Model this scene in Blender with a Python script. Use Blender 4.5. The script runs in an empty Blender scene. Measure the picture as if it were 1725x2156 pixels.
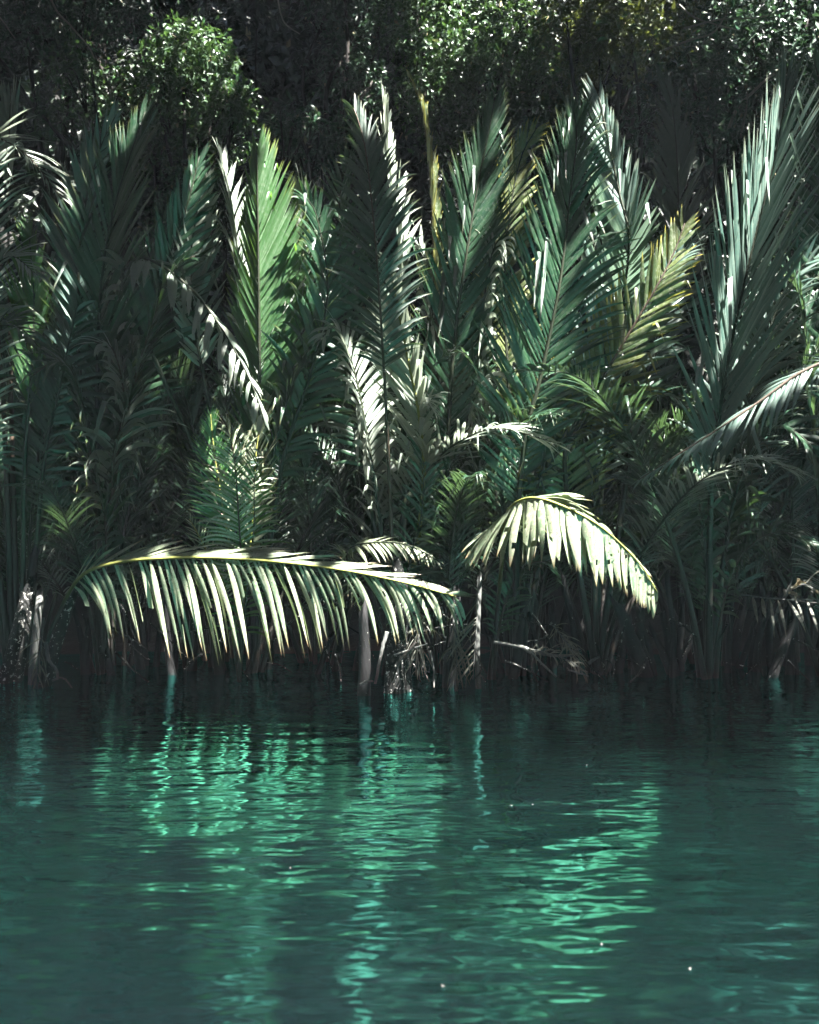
import bpy, math
import numpy as np

R = math.radians
sc = bpy.context.scene
col = sc.collection
F = 2312.0                       # focal length in units of a 1725 x 2156 picture
CAM = np.array((0.0, 0.0, 1.6))
PITCH = math.atan(49 / F)
SUN_EL, SUN_AZ = 61.0, 48.0      # elevation; azimuth turned to the right of straight-behind-the-camera


def at(px, py, Y):
    """world point seen at (px, py) at depth Y from the river bank's viewpoint"""
    u, v = (px - 862.5) / F, (1078 - py) / F
    c, s = math.cos(PITCH), math.sin(PITCH)
    d = np.array((u, c - v * s, s + v * c))
    return CAM + d * (Y / d[1])


_a = R(SUN_AZ)
SV = np.array((math.sin(_a) * math.cos(R(SUN_EL)), -math.cos(_a) * math.cos(R(SUN_EL)), math.sin(R(SUN_EL))))   # towards the sun


def unit(a):
    return a / np.maximum(np.linalg.norm(a, axis=-1, keepdims=True), 1e-9)


# ------------------------------------------------------------------ materials
def nodes_of(name):
    m = bpy.data.materials.new(name)
    m.use_nodes = True
    nt = m.node_tree
    nt.nodes.clear()
    out = nt.nodes.new('ShaderNodeOutputMaterial')
    return m, nt, out


def N(nt, kind, **kw):
    n = nt.nodes.new(kind)
    for k, v in kw.items():
        if hasattr(n, k):
            setattr(n, k, v)
        else:
            n.inputs[k.replace('_', ' ')].default_value = v
    return n


def mixc(nt, fac, a, b, mode='MIX'):
    n = nt.nodes.new('ShaderNodeMix')
    n.data_type = 'RGBA'
    n.blend_type = mode
    for sock, v in ((n.inputs[0], fac), (n.inputs[6], a), (n.inputs[7], b)):
        if isinstance(v, (int, float)):
            sock.default_value = v
        elif isinstance(v, (tuple, list)):
            sock.default_value = tuple(v) + ((1.0,) if len(v) == 3 else ())
        else:
            nt.links.new(v, sock)
    return n.outputs[2]


def ramp(nt, src, lo, hi, a=0.0, b=1.0):
    n = nt.nodes.new('ShaderNodeMapRange')
    n.inputs[1].default_value, n.inputs[2].default_value = lo, hi
    n.inputs[3].default_value, n.inputs[4].default_value = a, b
    nt.links.new(src, n.inputs[0])
    return n.outputs[0]


def mul(nt, a, b):
    n = nt.nodes.new('ShaderNodeMath')
    n.operation = 'MULTIPLY'
    for s, v in zip(n.inputs, (a, b)):
        if isinstance(v, (int, float)):
            s.default_value = v
        else:
            nt.links.new(v, s)
    return n.outputs[0]


def noise(nt, scale, detail=3.0, vec=None, rough=0.6):
    n = nt.nodes.new('ShaderNodeTexNoise')
    n.inputs['Scale'].default_value = scale
    n.inputs['Detail'].default_value = detail
    n.inputs['Roughness'].default_value = rough
    if vec is not None:
        nt.links.new(vec, n.inputs['Vector'])
    return n.outputs[0]


def leaf_material(name, ga, gb, under, tip, trans, spot=0.5, rough=0.42, spec=0.5, tw=0.3):
    """leaflet: tint.r picks the green, tint.g runs base to tip, tint.b is how dry it is"""
    m, nt, out = nodes_of(name)
    at_ = N(nt, 'ShaderNodeAttribute', attribute_name='tint')
    sep = nt.nodes.new('ShaderNodeSeparateColor')
    nt.links.new(at_.outputs['Color'], sep.inputs[0])
    r, g, b = sep.outputs[0], sep.outputs[1], sep.outputs[2]
    tc = nt.nodes.new('ShaderNodeTexCoord')
    geo = nt.nodes.new('ShaderNodeNewGeometry')
    c = mixc(nt, r, ga, gb)
    c = mixc(nt, mul(nt, geo.outputs['Backfacing'], 0.8), c, under)
    n1 = noise(nt, 26, 4, tc.outputs['Object'], 0.7)
    blot = mul(nt, ramp(nt, n1, 0.5, 0.68), spot)
    c = mixc(nt, blot, c, (0.30, 0.30, 0.22))
    n2 = noise(nt, 60, 2, tc.outputs['Object'], 0.6)
    c = mixc(nt, mul(nt, ramp(nt, n2, 0.6, 0.7), spot), c, (0.035, 0.03, 0.015))
    c = mixc(nt, mul(nt, ramp(nt, g, 0.80, 1.0), 0.85), c, tip)
    c = mixc(nt, b, c, (0.30, 0.25, 0.15))
    p = nt.nodes.new('ShaderNodeBsdfPrincipled')
    nt.links.new(c, p.inputs['Base Color'])
    nt.links.new(ramp(nt, n1, 0.35, 0.7, rough - 0.08, rough + 0.18), p.inputs['Roughness'])
    p.inputs['Specular IOR Level'].default_value = spec
    t = nt.nodes.new('ShaderNodeBsdfTranslucent')
    nt.links.new(mixc(nt, 0.55, c, trans), t.inputs[0])
    ms = nt.nodes.new('ShaderNodeMixShader')
    ms.inputs[0].default_value = tw
    nt.links.new(p.outputs[0], ms.inputs[1])
    nt.links.new(t.outputs[0], ms.inputs[2])
    nt.links.new(ms.outputs[0], out.inputs[0])
    return m


def bark_material(name, a, b, lichen, amount, scale=18, rough=0.8, sheath=None):
    m, nt, out = nodes_of(name)
    tc = nt.nodes.new('ShaderNodeTexCoord')
    mp = nt.nodes.new('ShaderNodeMapping')
    mp.inputs['Scale'].default_value = (3, 3, 0.5)
    nt.links.new(tc.outputs['Object'], mp.inputs[0])
    n1 = noise(nt, scale, 5, mp.outputs[0], 0.7)
    c = mixc(nt, ramp(nt, n1, 0.3, 0.7), a, b)
    n2 = noise(nt, 21, 5, tc.outputs['Object'], 0.75)
    c = mixc(nt, ramp(nt, n2, 0.66 - amount, 0.69 - amount), c, lichen)
    if sheath:                                             # the brown sheathed lower stalk of a palm leaf
        at_ = N(nt, 'ShaderNodeAttribute', attribute_name='tint')
        sep = nt.nodes.new('ShaderNodeSeparateColor')
        nt.links.new(at_.outputs['Color'], sep.inputs[0])
        c = mixc(nt, ramp(nt, sep.outputs[1], 0.18, 0.32, 1.0, 0.0), c, sheath)
    p = nt.nodes.new('ShaderNodeBsdfPrincipled')
    nt.links.new(c, p.inputs['Base Color'])
    p.inputs['Roughness'].default_value = rough
    p.inputs['Specular IOR Level'].default_value = 0.2
    bp = nt.nodes.new('ShaderNodeBump')
    bp.inputs['Strength'].default_value = 0.6
    bp.inputs['Distance'].default_value = 0.02
    nt.links.new(n1, bp.inputs['Height'])
    nt.links.new(bp.outputs[0], p.inputs['Normal'])
    nt.links.new(p.outputs[0], out.inputs[0])
    return m


M = {}
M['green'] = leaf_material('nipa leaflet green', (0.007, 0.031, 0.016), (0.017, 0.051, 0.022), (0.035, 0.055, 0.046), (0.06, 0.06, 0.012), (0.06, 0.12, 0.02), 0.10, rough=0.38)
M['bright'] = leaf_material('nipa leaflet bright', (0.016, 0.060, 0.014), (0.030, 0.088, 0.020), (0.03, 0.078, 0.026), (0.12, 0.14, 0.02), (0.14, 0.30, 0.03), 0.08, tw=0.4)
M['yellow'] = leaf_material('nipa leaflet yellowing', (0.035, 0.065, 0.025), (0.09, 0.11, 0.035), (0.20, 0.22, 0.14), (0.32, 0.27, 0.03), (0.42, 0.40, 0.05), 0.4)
M['pale'] = leaf_material('nipa leaflet pale sunlit', (0.15, 0.20, 0.165), (0.30, 0.34, 0.28), (0.28, 0.32, 0.26), (0.28, 0.30, 0.22), (0.30, 0.36, 0.25), 0.4)  # pale waxy leaf, lightened further to carry strong sun in its colour
M['silver_sunlit'] = leaf_material('nipa leaflet silvery sunlit', (0.05, 0.105, 0.085), (0.14, 0.20, 0.17), (0.14, 0.20, 0.17), (0.20, 0.23, 0.16), (0.14, 0.22, 0.13), 0.2)  # sunlit brightness put into the leaf colour, less white than the one above
M['worn_sunlit'] = leaf_material('nipa leaflet weathered sunlit', (0.10, 0.145, 0.085), (0.25, 0.28, 0.19), (0.18, 0.22, 0.14), (0.15, 0.08, 0.035), (0.20, 0.29, 0.10), 1.0)  # blotchy weathered leaf, its base lightened to stand in for bright sun
M['dry'] = leaf_material('dead leaflet', (0.055, 0.060, 0.050), (0.14, 0.148, 0.130), (0.11, 0.115, 0.10), (0.14, 0.10, 0.06), (0.32, 0.24, 0.12), 0.5, rough=0.6, spec=0.3)
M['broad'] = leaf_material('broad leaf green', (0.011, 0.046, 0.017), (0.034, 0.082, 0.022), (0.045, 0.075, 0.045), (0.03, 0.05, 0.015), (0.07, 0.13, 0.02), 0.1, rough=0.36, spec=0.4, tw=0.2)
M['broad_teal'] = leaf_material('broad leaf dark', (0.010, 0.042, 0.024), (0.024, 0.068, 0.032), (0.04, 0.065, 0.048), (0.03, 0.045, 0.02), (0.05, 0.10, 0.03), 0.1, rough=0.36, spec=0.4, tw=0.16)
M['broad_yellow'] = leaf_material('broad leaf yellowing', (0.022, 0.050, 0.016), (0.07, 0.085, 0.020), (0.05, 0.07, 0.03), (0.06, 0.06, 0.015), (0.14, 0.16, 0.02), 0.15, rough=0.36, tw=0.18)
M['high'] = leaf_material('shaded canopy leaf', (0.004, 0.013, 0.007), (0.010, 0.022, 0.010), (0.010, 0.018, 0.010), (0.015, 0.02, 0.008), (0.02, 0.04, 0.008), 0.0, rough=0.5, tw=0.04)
M['midrib'] = bark_material('green midrib', (0.010, 0.014, 0.008), (0.022, 0.026, 0.014), (0.1, 0.1, 0.07), -0.1, 14, 0.5, (0.016, 0.013, 0.011))
M['midrib_yellow'] = bark_material('yellow midrib', (0.15, 0.165, 0.04), (0.22, 0.225, 0.06), (0.5, 0.5, 0.3), -0.1, 14, 0.5, (0.016, 0.013, 0.011))
M['midrib_brown'] = bark_material('brown midrib', (0.030, 0.020, 0.014), (0.06, 0.042, 0.03), (0.2, 0.18, 0.14), -0.05, 14, 0.55, (0.016, 0.013, 0.011))
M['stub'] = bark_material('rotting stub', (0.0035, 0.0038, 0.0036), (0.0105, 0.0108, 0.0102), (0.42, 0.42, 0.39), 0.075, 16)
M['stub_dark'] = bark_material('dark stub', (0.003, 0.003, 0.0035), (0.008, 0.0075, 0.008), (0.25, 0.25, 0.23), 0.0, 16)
M['driftwood'] = bark_material('bleached wood', (0.05, 0.053, 0.05), (0.13, 0.136, 0.128), (0.42, 0.43, 0.40), 0.0, 24)
M['bark'] = bark_material('tree bark', (0.010, 0.008, 0.007), (0.024, 0.021, 0.018), (0.10, 0.10, 0.09), -0.04, 12)
M['twig'] = bark_material('pale twig bark', (0.14, 0.13, 0.11), (0.26, 0.25, 0.22), (0.4, 0.4, 0.35), 0.0, 20)


def ground_material():
    m, nt, out = nodes_of('dark forest soil')
    tc = nt.nodes.new('ShaderNodeTexCoord')
    n1 = noise(nt, 1.3, 8, tc.outputs['Object'], 0.7)
    n2 = noise(nt, 14, 6, tc.outputs['Object'], 0.7)
    c = mixc(nt, ramp(nt, n1, 0.35, 0.65), (0.008, 0.007, 0.006), (0.010, 0.013, 0.008))
    c = mixc(nt, ramp(nt, n2, 0.55, 0.75), c, (0.018, 0.015, 0.010))
    p = nt.nodes.new('ShaderNodeBsdfPrincipled')
    nt.links.new(c, p.inputs['Base Color'])
    p.inputs['Roughness'].default_value = 0.9
    bp = nt.nodes.new('ShaderNodeBump')
    bp.inputs['Distance'].default_value = 0.15
    nt.links.new(n2, bp.inputs['Height'])
    nt.links.new(bp.outputs[0], p.inputs['Normal'])
    nt.links.new(p.outputs[0], out.inputs[0])
    return m


def water_material():
    m, nt, out = nodes_of('teal river water')
    tc = nt.nodes.new('ShaderNodeTexCoord')

    def mapped(sx, sy, rot):
        mp = nt.nodes.new('ShaderNodeMapping')
        mp.inputs['Scale'].default_value = (sx, sy, 1)
        mp.inputs['Rotation'].default_value = (0, 0, rot)
        nt.links.new(tc.outputs['Object'], mp.inputs[0])
        return mp.outputs[0]
    a = noise(nt, 1.0, 2.0, mapped(0.9, 1.4, 0.05), 0.5)
    b = noise(nt, 1.0, 2.0, mapped(2.2, 4.8, -0.15), 0.5)
    c_ = noise(nt, 1.0, 2.0, mapped(4.0, 17.0, 0.08), 0.5)
    patch = noise(nt, 1.0, 2.0, mapped(0.25, 0.4, 0.3), 0.5)
    s1 = nt.nodes.new('ShaderNodeMath'); s1.operation = 'MULTIPLY_ADD'
    nt.links.new(b, s1.inputs[0]); s1.inputs[1].default_value = 0.62; nt.links.new(mul(nt, a, 1.0), s1.inputs[2])
    s2 = nt.nodes.new('ShaderNodeMath'); s2.operation = 'MULTIPLY_ADD'
    nt.links.new(mul(nt, c_, ramp(nt, patch, 0.35, 0.6, 0.3, 1.0)), s2.inputs[0]); s2.inputs[1].default_value = 0.045; nt.links.new(s1.outputs[0], s2.inputs[2])
    bp = nt.nodes.new('ShaderNodeBump')
    bp.inputs['Strength'].default_value = 1.0
    bp.inputs['Distance'].default_value = 0.03
    nt.links.new(s2.outputs[0], bp.inputs['Height'])
    body = nt.nodes.new('ShaderNodeSubsurfaceScattering')
    body.falloff = 'BURLEY'
    body.inputs['Scale'].default_value = 2.2
    body.inputs['Radius'].default_value = (0.6, 1.0, 0.9)
    silt = noise(nt, 1.0, 3.0, mapped(0.35, 0.5, 0.6), 0.5)
    nt.links.new(mixc(nt, ramp(nt, silt, 0.35, 0.65), WATER_A, WATER_B), body.inputs[0])
    gl = nt.nodes.new('ShaderNodeBsdfGlossy')
    gl.inputs[0].default_value = WATER_TINT
    gl.inputs['Roughness'].default_value = 0.065
    fr = nt.nodes.new('ShaderNodeFresnel')
    fr.inputs[0].default_value = 1.38
    for n_ in (gl, fr):
        nt.links.new(bp.outputs[0], n_.inputs['Normal'])
    ms = nt.nodes.new('ShaderNodeMixShader')
    boost = nt.nodes.new('ShaderNodeMath'); boost.operation = 'MULTIPLY'; boost.use_clamp = True
    nt.links.new(fr.outputs[0], boost.inputs[0]); boost.inputs[1].default_value = 2.0
    nt.links.new(boost.outputs[0], ms.inputs[0])
    nt.links.new(body.outputs[0], ms.inputs[1])
    nt.links.new(gl.outputs[0], ms.inputs[2])
    nt.links.new(ms.outputs[0], out.inputs[0])
    return m


WATER_A, WATER_B = (0.0012, 0.0027, 0.0031), (0.0008, 0.0034, 0.0031)
WATER_TINT = (0.22, 1.0, 0.88, 1)


# ------------------------------------------------------------------ mesh helpers
def mesh_from(name, V, Q, tint=None, smooth=True):
    """V (n,3); Q list of (m,k) integer arrays"""
    me = bpy.data.meshes.new(name)
    V = np.asarray(V, np.float32)
    Q = [q for q in (Q if isinstance(Q, list) else [Q]) if len(q)]
    loops = np.concatenate([q.ravel() for q in Q]).astype(np.int32)
    sizes = np.concatenate([np.full(len(q), q.shape[1]) for q in Q]).astype(np.int32)
    starts = np.concatenate(([0], np.cumsum(sizes)[:-1])).astype(np.int32)
    me.vertices.add(len(V)); me.vertices.foreach_set('co', V.ravel())
    me.loops.add(len(loops)); me.loops.foreach_set('vertex_index', loops)
    me.polygons.add(len(sizes)); me.polygons.foreach_set('loop_start', starts)
    me.polygons.foreach_set('loop_total', sizes)
    me.polygons.foreach_set('use_smooth', np.full(len(sizes), smooth))
    if tint is not None:
        a = me.attributes.new('tint', 'FLOAT_COLOR', 'POINT')
        a.data.foreach_set('color', np.asarray(tint, np.float32).ravel())
    me.update(calc_edges=True)
    me.validate()
    return me


def link(name, me, mat=None, parent=None, loc=None):
    o = bpy.data.objects.new(name, me)
    col.objects.link(o)
    if mat is not None and not me.materials:
        me.materials.append(mat)
    if parent is not None:
        o.parent = parent
    if loc is not None:
        o.location = loc
    return o


def tag(o, label=None, cat=None, group=None, kind=None):
    for k, v in (('label', label), ('category', cat), ('group', group), ('kind', kind)):
        if v:
            o[k] = v
    return o


def empty(name, loc, label, cat, group=None):
    o = bpy.data.objects.new(name, None)
    o.empty_display_size = 0.2
    col.objects.link(o)
    o.location = tuple(float(x) for x in loc)
    return tag(o, label, cat, group)


def spline(P, n):
    """Catmull-Rom through the rows of P, n points spaced evenly by arc length"""
    P = np.asarray(P, float)
    if len(P) == 2:
        P = np.array([P[0], (P[0] + P[1]) / 2, P[1]])
    E = np.vstack([2 * P[0] - P[1], P, 2 * P[-1] - P[-2]])
    out = []
    for i in range(1, len(E) - 2):
        t = np.linspace(0, 1, 24, endpoint=False)[:, None]
        p0, p1, p2, p3 = E[i - 1], E[i], E[i + 1], E[i + 2]
        out.append(0.5 * (2 * p1 + (p2 - p0) * t + (2 * p0 - 5 * p1 + 4 * p2 - p3) * t ** 2 + (3 * p1 - p0 - 3 * p2 + p3) * t ** 3))
    C = np.vstack(out + [P[-1:]])
    s = np.concatenate(([0], np.cumsum(np.linalg.norm(np.diff(C, axis=0), axis=1))))
    q = np.linspace(0, s[-1], n)
    return np.stack([np.interp(q, s, C[:, k]) for k in range(3)], 1), s[-1]


def tube(C, rad, sides=7, wob=0.0, rng=None, cap=True, off=0):
    """tapered tube round the rows of C: vertices, faces"""
    C = np.asarray(C, float); n = len(C)
    T = unit(np.gradient(C, axis=0))
    ref = np.array((0.31, 0.93, 0.17))
    A = unit(np.cross(T, ref)); B = np.cross(T, A)
    th = np.linspace(0, 2 * np.pi, sides, endpoint=False)
    r = np.broadcast_to(np.asarray(rad, float), (n,))[:, None] * np.ones((n, sides))
    if wob and rng is not None:
        r = r * (1 + wob * rng.normal(size=(n, sides)))
    V = C[:, None] + r[..., None] * (np.cos(th)[None, :, None] * A[:, None] + np.sin(th)[None, :, None] * B[:, None])
    i = np.arange(n - 1)[:, None] * sides; j = np.arange(sides)[None]; k = (j + 1) % sides
    Q = np.stack([i + j, i + k, i + sides + k, i + sides + j], -1).reshape(-1, 4)
    V = V.reshape(-1, 3); faces = [Q + off]
    if cap:
        V = np.vstack([V, C[:1], C[-1:]])
        a, b = n * sides, n * sides + 1
        jj = np.arange(sides); kk = (jj + 1) % sides
        faces.append(np.stack([np.full(sides, a), kk, jj], 1) + off)
        faces.append(np.stack([np.full(sides, b), (n - 1) * sides + jj, (n - 1) * sides + kk], 1) + off)
    return V, faces


# ------------------------------------------------------------------ palm fronds
def frond_mesh(ctrl, face, n=46, t0=0.3, L=(1.0, 1.0), width=0.055, alpha=(62, 22), fold=22, droop=0.5,
               seed=0, segs=8, broken=0.10, gap=0.04, holes=0.0, stalk=(0.045, 0.006), prof=(0.55, 0.35, 0.30),
               dry=0.0, roll=14, wide=1.0, sides=(1, -1), jit=3.0, t1=0.995, bend=None, clump=0.0, fj=7, kink=0.14):
    """A pinnate frond along the control points: returns leaflet mesh data and midrib mesh data.
    face: the way the upper side of the frond looks; bend: (t, x, y, z) rows giving the face direction along it."""
    rng = np.random.default_rng(seed)
    NP = 64
    C, total = spline(ctrl, NP)
    ts = np.linspace(0, 1, NP)
    T = unit(np.gradient(C, axis=0))
    if bend is not None:
        bd = np.asarray(bend, float)
        fc = np.stack([np.interp(ts, bd[:, 0], bd[:, k]) for k in (1, 2, 3)], 1)
    else:
        fc = np.broadcast_to(np.asarray(face, float), (NP, 3))
    S = unit(np.cross(T, fc)); Nn = unit(np.cross(S, T))
    allV, allQ, allT = [], [], []
    off = 0
    for si, s in enumerate((1, -1)):
        if s not in sides:
            continue
        m = n
        t = t0 + (t1 - t0) * (np.arange(m) + 0.5 + 0.25 * rng.normal(size=m) + 0.25 * s) / m
        t = np.clip(t, t0, t1)
        if clump:
            t = t + clump * np.sin(np.arange(m) * 2.1 + s) / m
        keep = rng.random(m) > gap
        t = t[keep]; m = len(t)
        f = (t - t0) / (t1 - t0)
        pick = lambda A: np.stack([np.interp(t, ts, A[:, k]) for k in range(3)], 1)
        P0, T0, S0, N0 = pick(C), unit(pick(T)), unit(pick(S)), unit(pick(Nn))
        aa = alpha[si] if isinstance(alpha[0], tuple) else alpha
        al = np.radians(aa[0] + (aa[1] - aa[0]) * f + jit * rng.normal(size=m))
        fo = np.radians((fold[si] if isinstance(fold, tuple) else fold) + fj * rng.normal(size=m))
        lp = np.where(f < prof[1], prof[0] + (1 - prof[0]) * np.sin(np.pi / 2 * f / prof[1]),
                      prof[2] + (1 - prof[2]) * np.cos(np.pi / 2 * (f - prof[1]) / (1 - prof[1])))
        ln = L[si] * lp * (1 + 0.06 * rng.normal(size=m))
        d = np.cos(al)[:, None] * T0 + np.sin(al)[:, None] * (np.cos(fo)[:, None] * s * S0 + np.sin(fo)[:, None] * N0)
        d = unit(d)
        w = unit(T0 - (T0 * d).sum(1, keepdims=True) * d)
        # roll each blade a little round its own length
        ro = np.radians(rng.normal(size=m) * roll)[:, None]
        nb = np.cross(d, w) * s
        nb = np.where((nb * N0).sum(1, keepdims=True) < 0, -nb, nb)
        w = np.cos(ro) * w + np.sin(ro) * nb
        W = width * (0.55 + 0.45 * lp) * (1 + 0.15 * rng.normal(size=m))
        dr = (droop[si] if isinstance(droop, tuple) else droop) * np.exp(0.35 * rng.normal(size=m))
        br = rng.random(m) < broken
        cut = np.where(br, rng.uniform(0.35, 0.85, m), 1.0)
        u = np.linspace(0, 1, segs + 1)
        X = np.zeros((m, segs + 1, 3, 3))
        p = P0 + s * 0 * S0
        tw = rng.normal(size=m)[:, None] * 0.05
        kk = np.where(rng.random(m) < kink, rng.integers(2, segs, m), 99)      # where a leaflet has folded over
        for k in range(segs + 1):
            uk = u[k] * cut
            shape = np.minimum(1.0, 0.30 + 3.2 * uk) * (1 - np.clip((uk - 0.25) / 0.75, 0, 1) ** 2.5) * 0.97 + 0.03
            half = (W * shape * 0.5 * wide)[:, None]
            nrm = np.cross(d, w)
            nrm = np.where((nrm * N0).sum(1, keepdims=True) < 0, -nrm, nrm)
            X[:, k, 1] = p
            X[:, k, 0] = p + w * half - nrm * half * 0.35
            X[:, k, 2] = p - w * half - nrm * half * 0.35
            if k == segs:                                  # ragged ends where a leaflet has snapped
                rag = (br * rng.uniform(-0.06, 0.06, m))[:, None]
                X[:, k, 0] += d * rag; X[:, k, 2] -= d * rag
            step = (ln * cut / segs)[:, None]
            p = p + d * step
            g = (dr * (0.25 + 1.5 * u[k]) / segs)[:, None]
            d = unit(d + g * np.array((0, 0, -1.0)) * np.where(d[:, 2:3] < -0.97, 0.1, 1))
            fold_here = (kk == k)[:, None]
            d = np.where(fold_here, unit(d * 0.35 + np.array((0, 0, -1.0)) + 0.2 * N0), d)
            w = unit(w + tw * np.cross(d, w) - (w * d).sum(1, keepdims=True) * d)
        ii = (np.arange(m) * (segs + 1) * 3)[:, None, None] + (np.arange(segs) * 3)[None, :, None] + np.arange(2)[None, None]
        q = np.stack([ii, ii + 1, ii + 4, ii + 3], -1)
        if s < 0:
            q = q[..., ::-1]
        ok = np.ones(q.shape[:3], bool)
        if holes:
            ok[:, 1:-1] = rng.random(ok[:, 1:-1].shape) > holes
        q = q[ok].reshape(-1, 4)
        tint = np.ones((m, segs + 1, 3, 4))
        tint[..., 0] = np.clip(rng.normal(0.45, 0.28, m), 0, 1)[:, None, None]
        tint[..., 1] = (u[None] * cut[:, None])[..., None]
        tint[..., 2] = ((rng.random(m) < dry) * rng.uniform(0.4, 1, m))[:, None, None]
        allV.append(X.reshape(-1, 3)); allQ.append(q + off); allT.append(tint.reshape(-1, 4))
        off += m * (segs + 1) * 3
    rad = stalk[1] + (stalk[0] - stalk[1]) * (1 - ts) ** 1.15
    RV, RF = tube(C, rad, 7)
    RT = np.ones((len(RV), 4)); RT[:, 1] = np.concatenate([np.repeat(ts, 7), [0, 1]])
    return (np.vstack(allV), [np.vstack(allQ)], np.vstack(allT)), (RV, RF, RT)



def hang_frond(palm, ctrl, mat, rib='midrib', label=None, **kw):
    """one frond of a palm, given in world space: leaflets as the part, its midrib as the sub-part"""
    (V, Q, T), (RV, RF, RT) = frond_mesh(ctrl, **kw)
    base = np.array(palm.location)
    o = link('frond', mesh_from('frond', V - base, Q, T), M[mat], palm)
    if label:
        o['label'] = label
    link('midrib', mesh_from('midrib', RV - base, RF, RT), M[rib], o)
    return o


CAMDIR = np.array((0.0, -1.0, 0.15))
BACK = -CAMDIR


def px(*pts):
    return [at(*p) for p in pts]



# ------------------------------------------------------------------ setting: ground, water
def height(x, y):
    """river bed, mud bank, then the steep hillside"""
    h = np.interp(y, (-140, -34, -17, -10, -7, 10.5, 13.0, 14.6, 16.5, 19.0, 23.0, 32, 60, 140), (70, 52, 38, 6, -1.6, -1.6, -0.6, -0.1, 0.35, 1.6, 8.0, 24, 34, 40))  # unseen far bank behind the camera made tall to cut sky light
    h = np.maximum(h, np.interp(np.abs(x), (0, 18, 30, 150), (-5, -5, 34, 60)))        # unseen side slopes added to close off sky light
    k = np.clip((y - 15) / 6, 0, 1)
    return h + k * (1.1 * np.sin(0.41 * x + 0.3 * y) + 0.6 * np.sin(0.93 * x - 0.7 * y + 1.0)) + 0.05 * np.sin(2.3 * x + 1.7 * y) * np.clip((y - 12) / 2, 0, 1)


def build_setting():
    xs = np.unique(np.concatenate([np.linspace(-150, -16, 24), np.linspace(-16, 16, 97), np.linspace(16, 150, 24)]))
    ys = np.unique(np.concatenate([np.linspace(-150, -50, 5), np.linspace(-50, -5, 24), np.linspace(9, 34, 90), np.linspace(34, 160, 20)]))
    X, Y = np.meshgrid(xs, ys)
    rng = np.random.default_rng(5)
    Z = height(X, Y) + rng.normal(size=X.shape) * 0.03 * ((Y > 12.5) & (Y < 34))
    V = np.stack([X, Y, Z], -1).reshape(-1, 3)
    ny, nx = X.shape
    i = (np.arange(ny - 1)[:, None] * nx + np.arange(nx - 1)[None])
    Q = np.stack([i, i + 1, i + nx + 1, i + nx], -1).reshape(-1, 4)
    tag(link('ground', mesh_from('ground', V, Q), ground_material()), kind='structure')
    W = np.array([(-150, -9, 0), (150, -9, 0), (150, 15.8, 0), (-150, 15.8, 0)], float)
    tag(link('water', mesh_from('water', W, np.array([[0, 1, 2, 3]]), smooth=False), water_material()), kind='structure')


build_setting()


# ------------------------------------------------------------------ palms
def palm(x, Y, label, group=None, z=0.0, name='nipa_palm', cat='palm'):
    return empty(name, (x, Y, z), label, cat, group)


def bx(pxl, Y):
    return (pxl - 862.5) / F * Y


OUT = (0, -1, 0.25)          # upper side turned to the river
IN = (0, 1, 0.15)            # upper side turned to the hill
UPR = (0, -0.6, 0.8)

PG = 'nipa palms along the water edge'
# -- far left palm
A = palm(bx(40, 12.6), 12.6, 'shadowed nipa palm at the left edge, narrow grey spear leaves on top', PG)
hang_frond(A, [(bx(40, 12.6), 12.6, 0)] + px((25, 900, 12.6), (18, 500, 12.6), (20, 290, 12.6), (24, 180, 12.6)), 'pale', 'midrib_brown', face=(-0.5, -1, .1), n=20, t0=0.82, t1=0.96, L=(0.85, 0.85), alpha=(18, 6), droop=0.02, seed=1, gap=0)
hang_frond(A, [(bx(30, 12.6), 12.6, 0)] + px((10, 900, 12.5), (-15, 560, 12.4), (-30, 330, 12.2), (-10, 290, 12.0), (60, 330, 11.9), (130, 420, 11.8)), 'pale', 'midrib_brown', face=(0.3, -0.5, .8), n=52, t0=0.5, L=(0.6, 0.75), width=.03, alpha=(55, 30), droop=0.9, seed=2)
hang_frond(A, [(bx(50, 12.6), 12.6, 0)] + px((52, 1000, 12.3), (70, 740, 12.2), (72, 620, 12.2), (66, 540, 12.2), (60, 480, 12.2)), 'bright', 'midrib', face=IN, n=34, t0=0.60, L=(0.75, 0.6), alpha=(30, 15), droop=0.05, fold=-25, seed=3)
hang_frond(A, [(bx(30, 12.6), 12.6, 0)] + px((-30, 1000, 12.3), (-50, 760, 12), (-30, 600, 11.8), (20, 540, 11.6), (80, 580, 11.4)), 'pale', 'midrib', face=(0.2, -0.4, .9), n=50, t0=0.45, L=(0.7, 0.8), width=.034, alpha=(60, 30), droop=1.1, seed=4)
hang_frond(A, [(bx(60, 12.6), 12.6, 0)] + px((90, 1000, 12.3), (125, 820, 12), (150, 700, 11.8), (165, 640, 11.7)), 'green', 'midrib', face=IN, n=40, t0=0.45, L=(0.8, 0.8), alpha=(75, 30), droop=1.2, seed=5)
hang_frond(A, [(bx(20, 12.6), 12.6, 0)] + px((-40, 1000, 12.3), (-60, 820, 12), (-20, 700, 11.7), (40, 690, 11.5), (90, 740, 11.3)), 'green', 'midrib', face=(0.2, -0.4, .9), n=36, t0=0.45, L=(0.6, 0.7), alpha=(60, 30), droop=1.3, seed=6)

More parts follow.
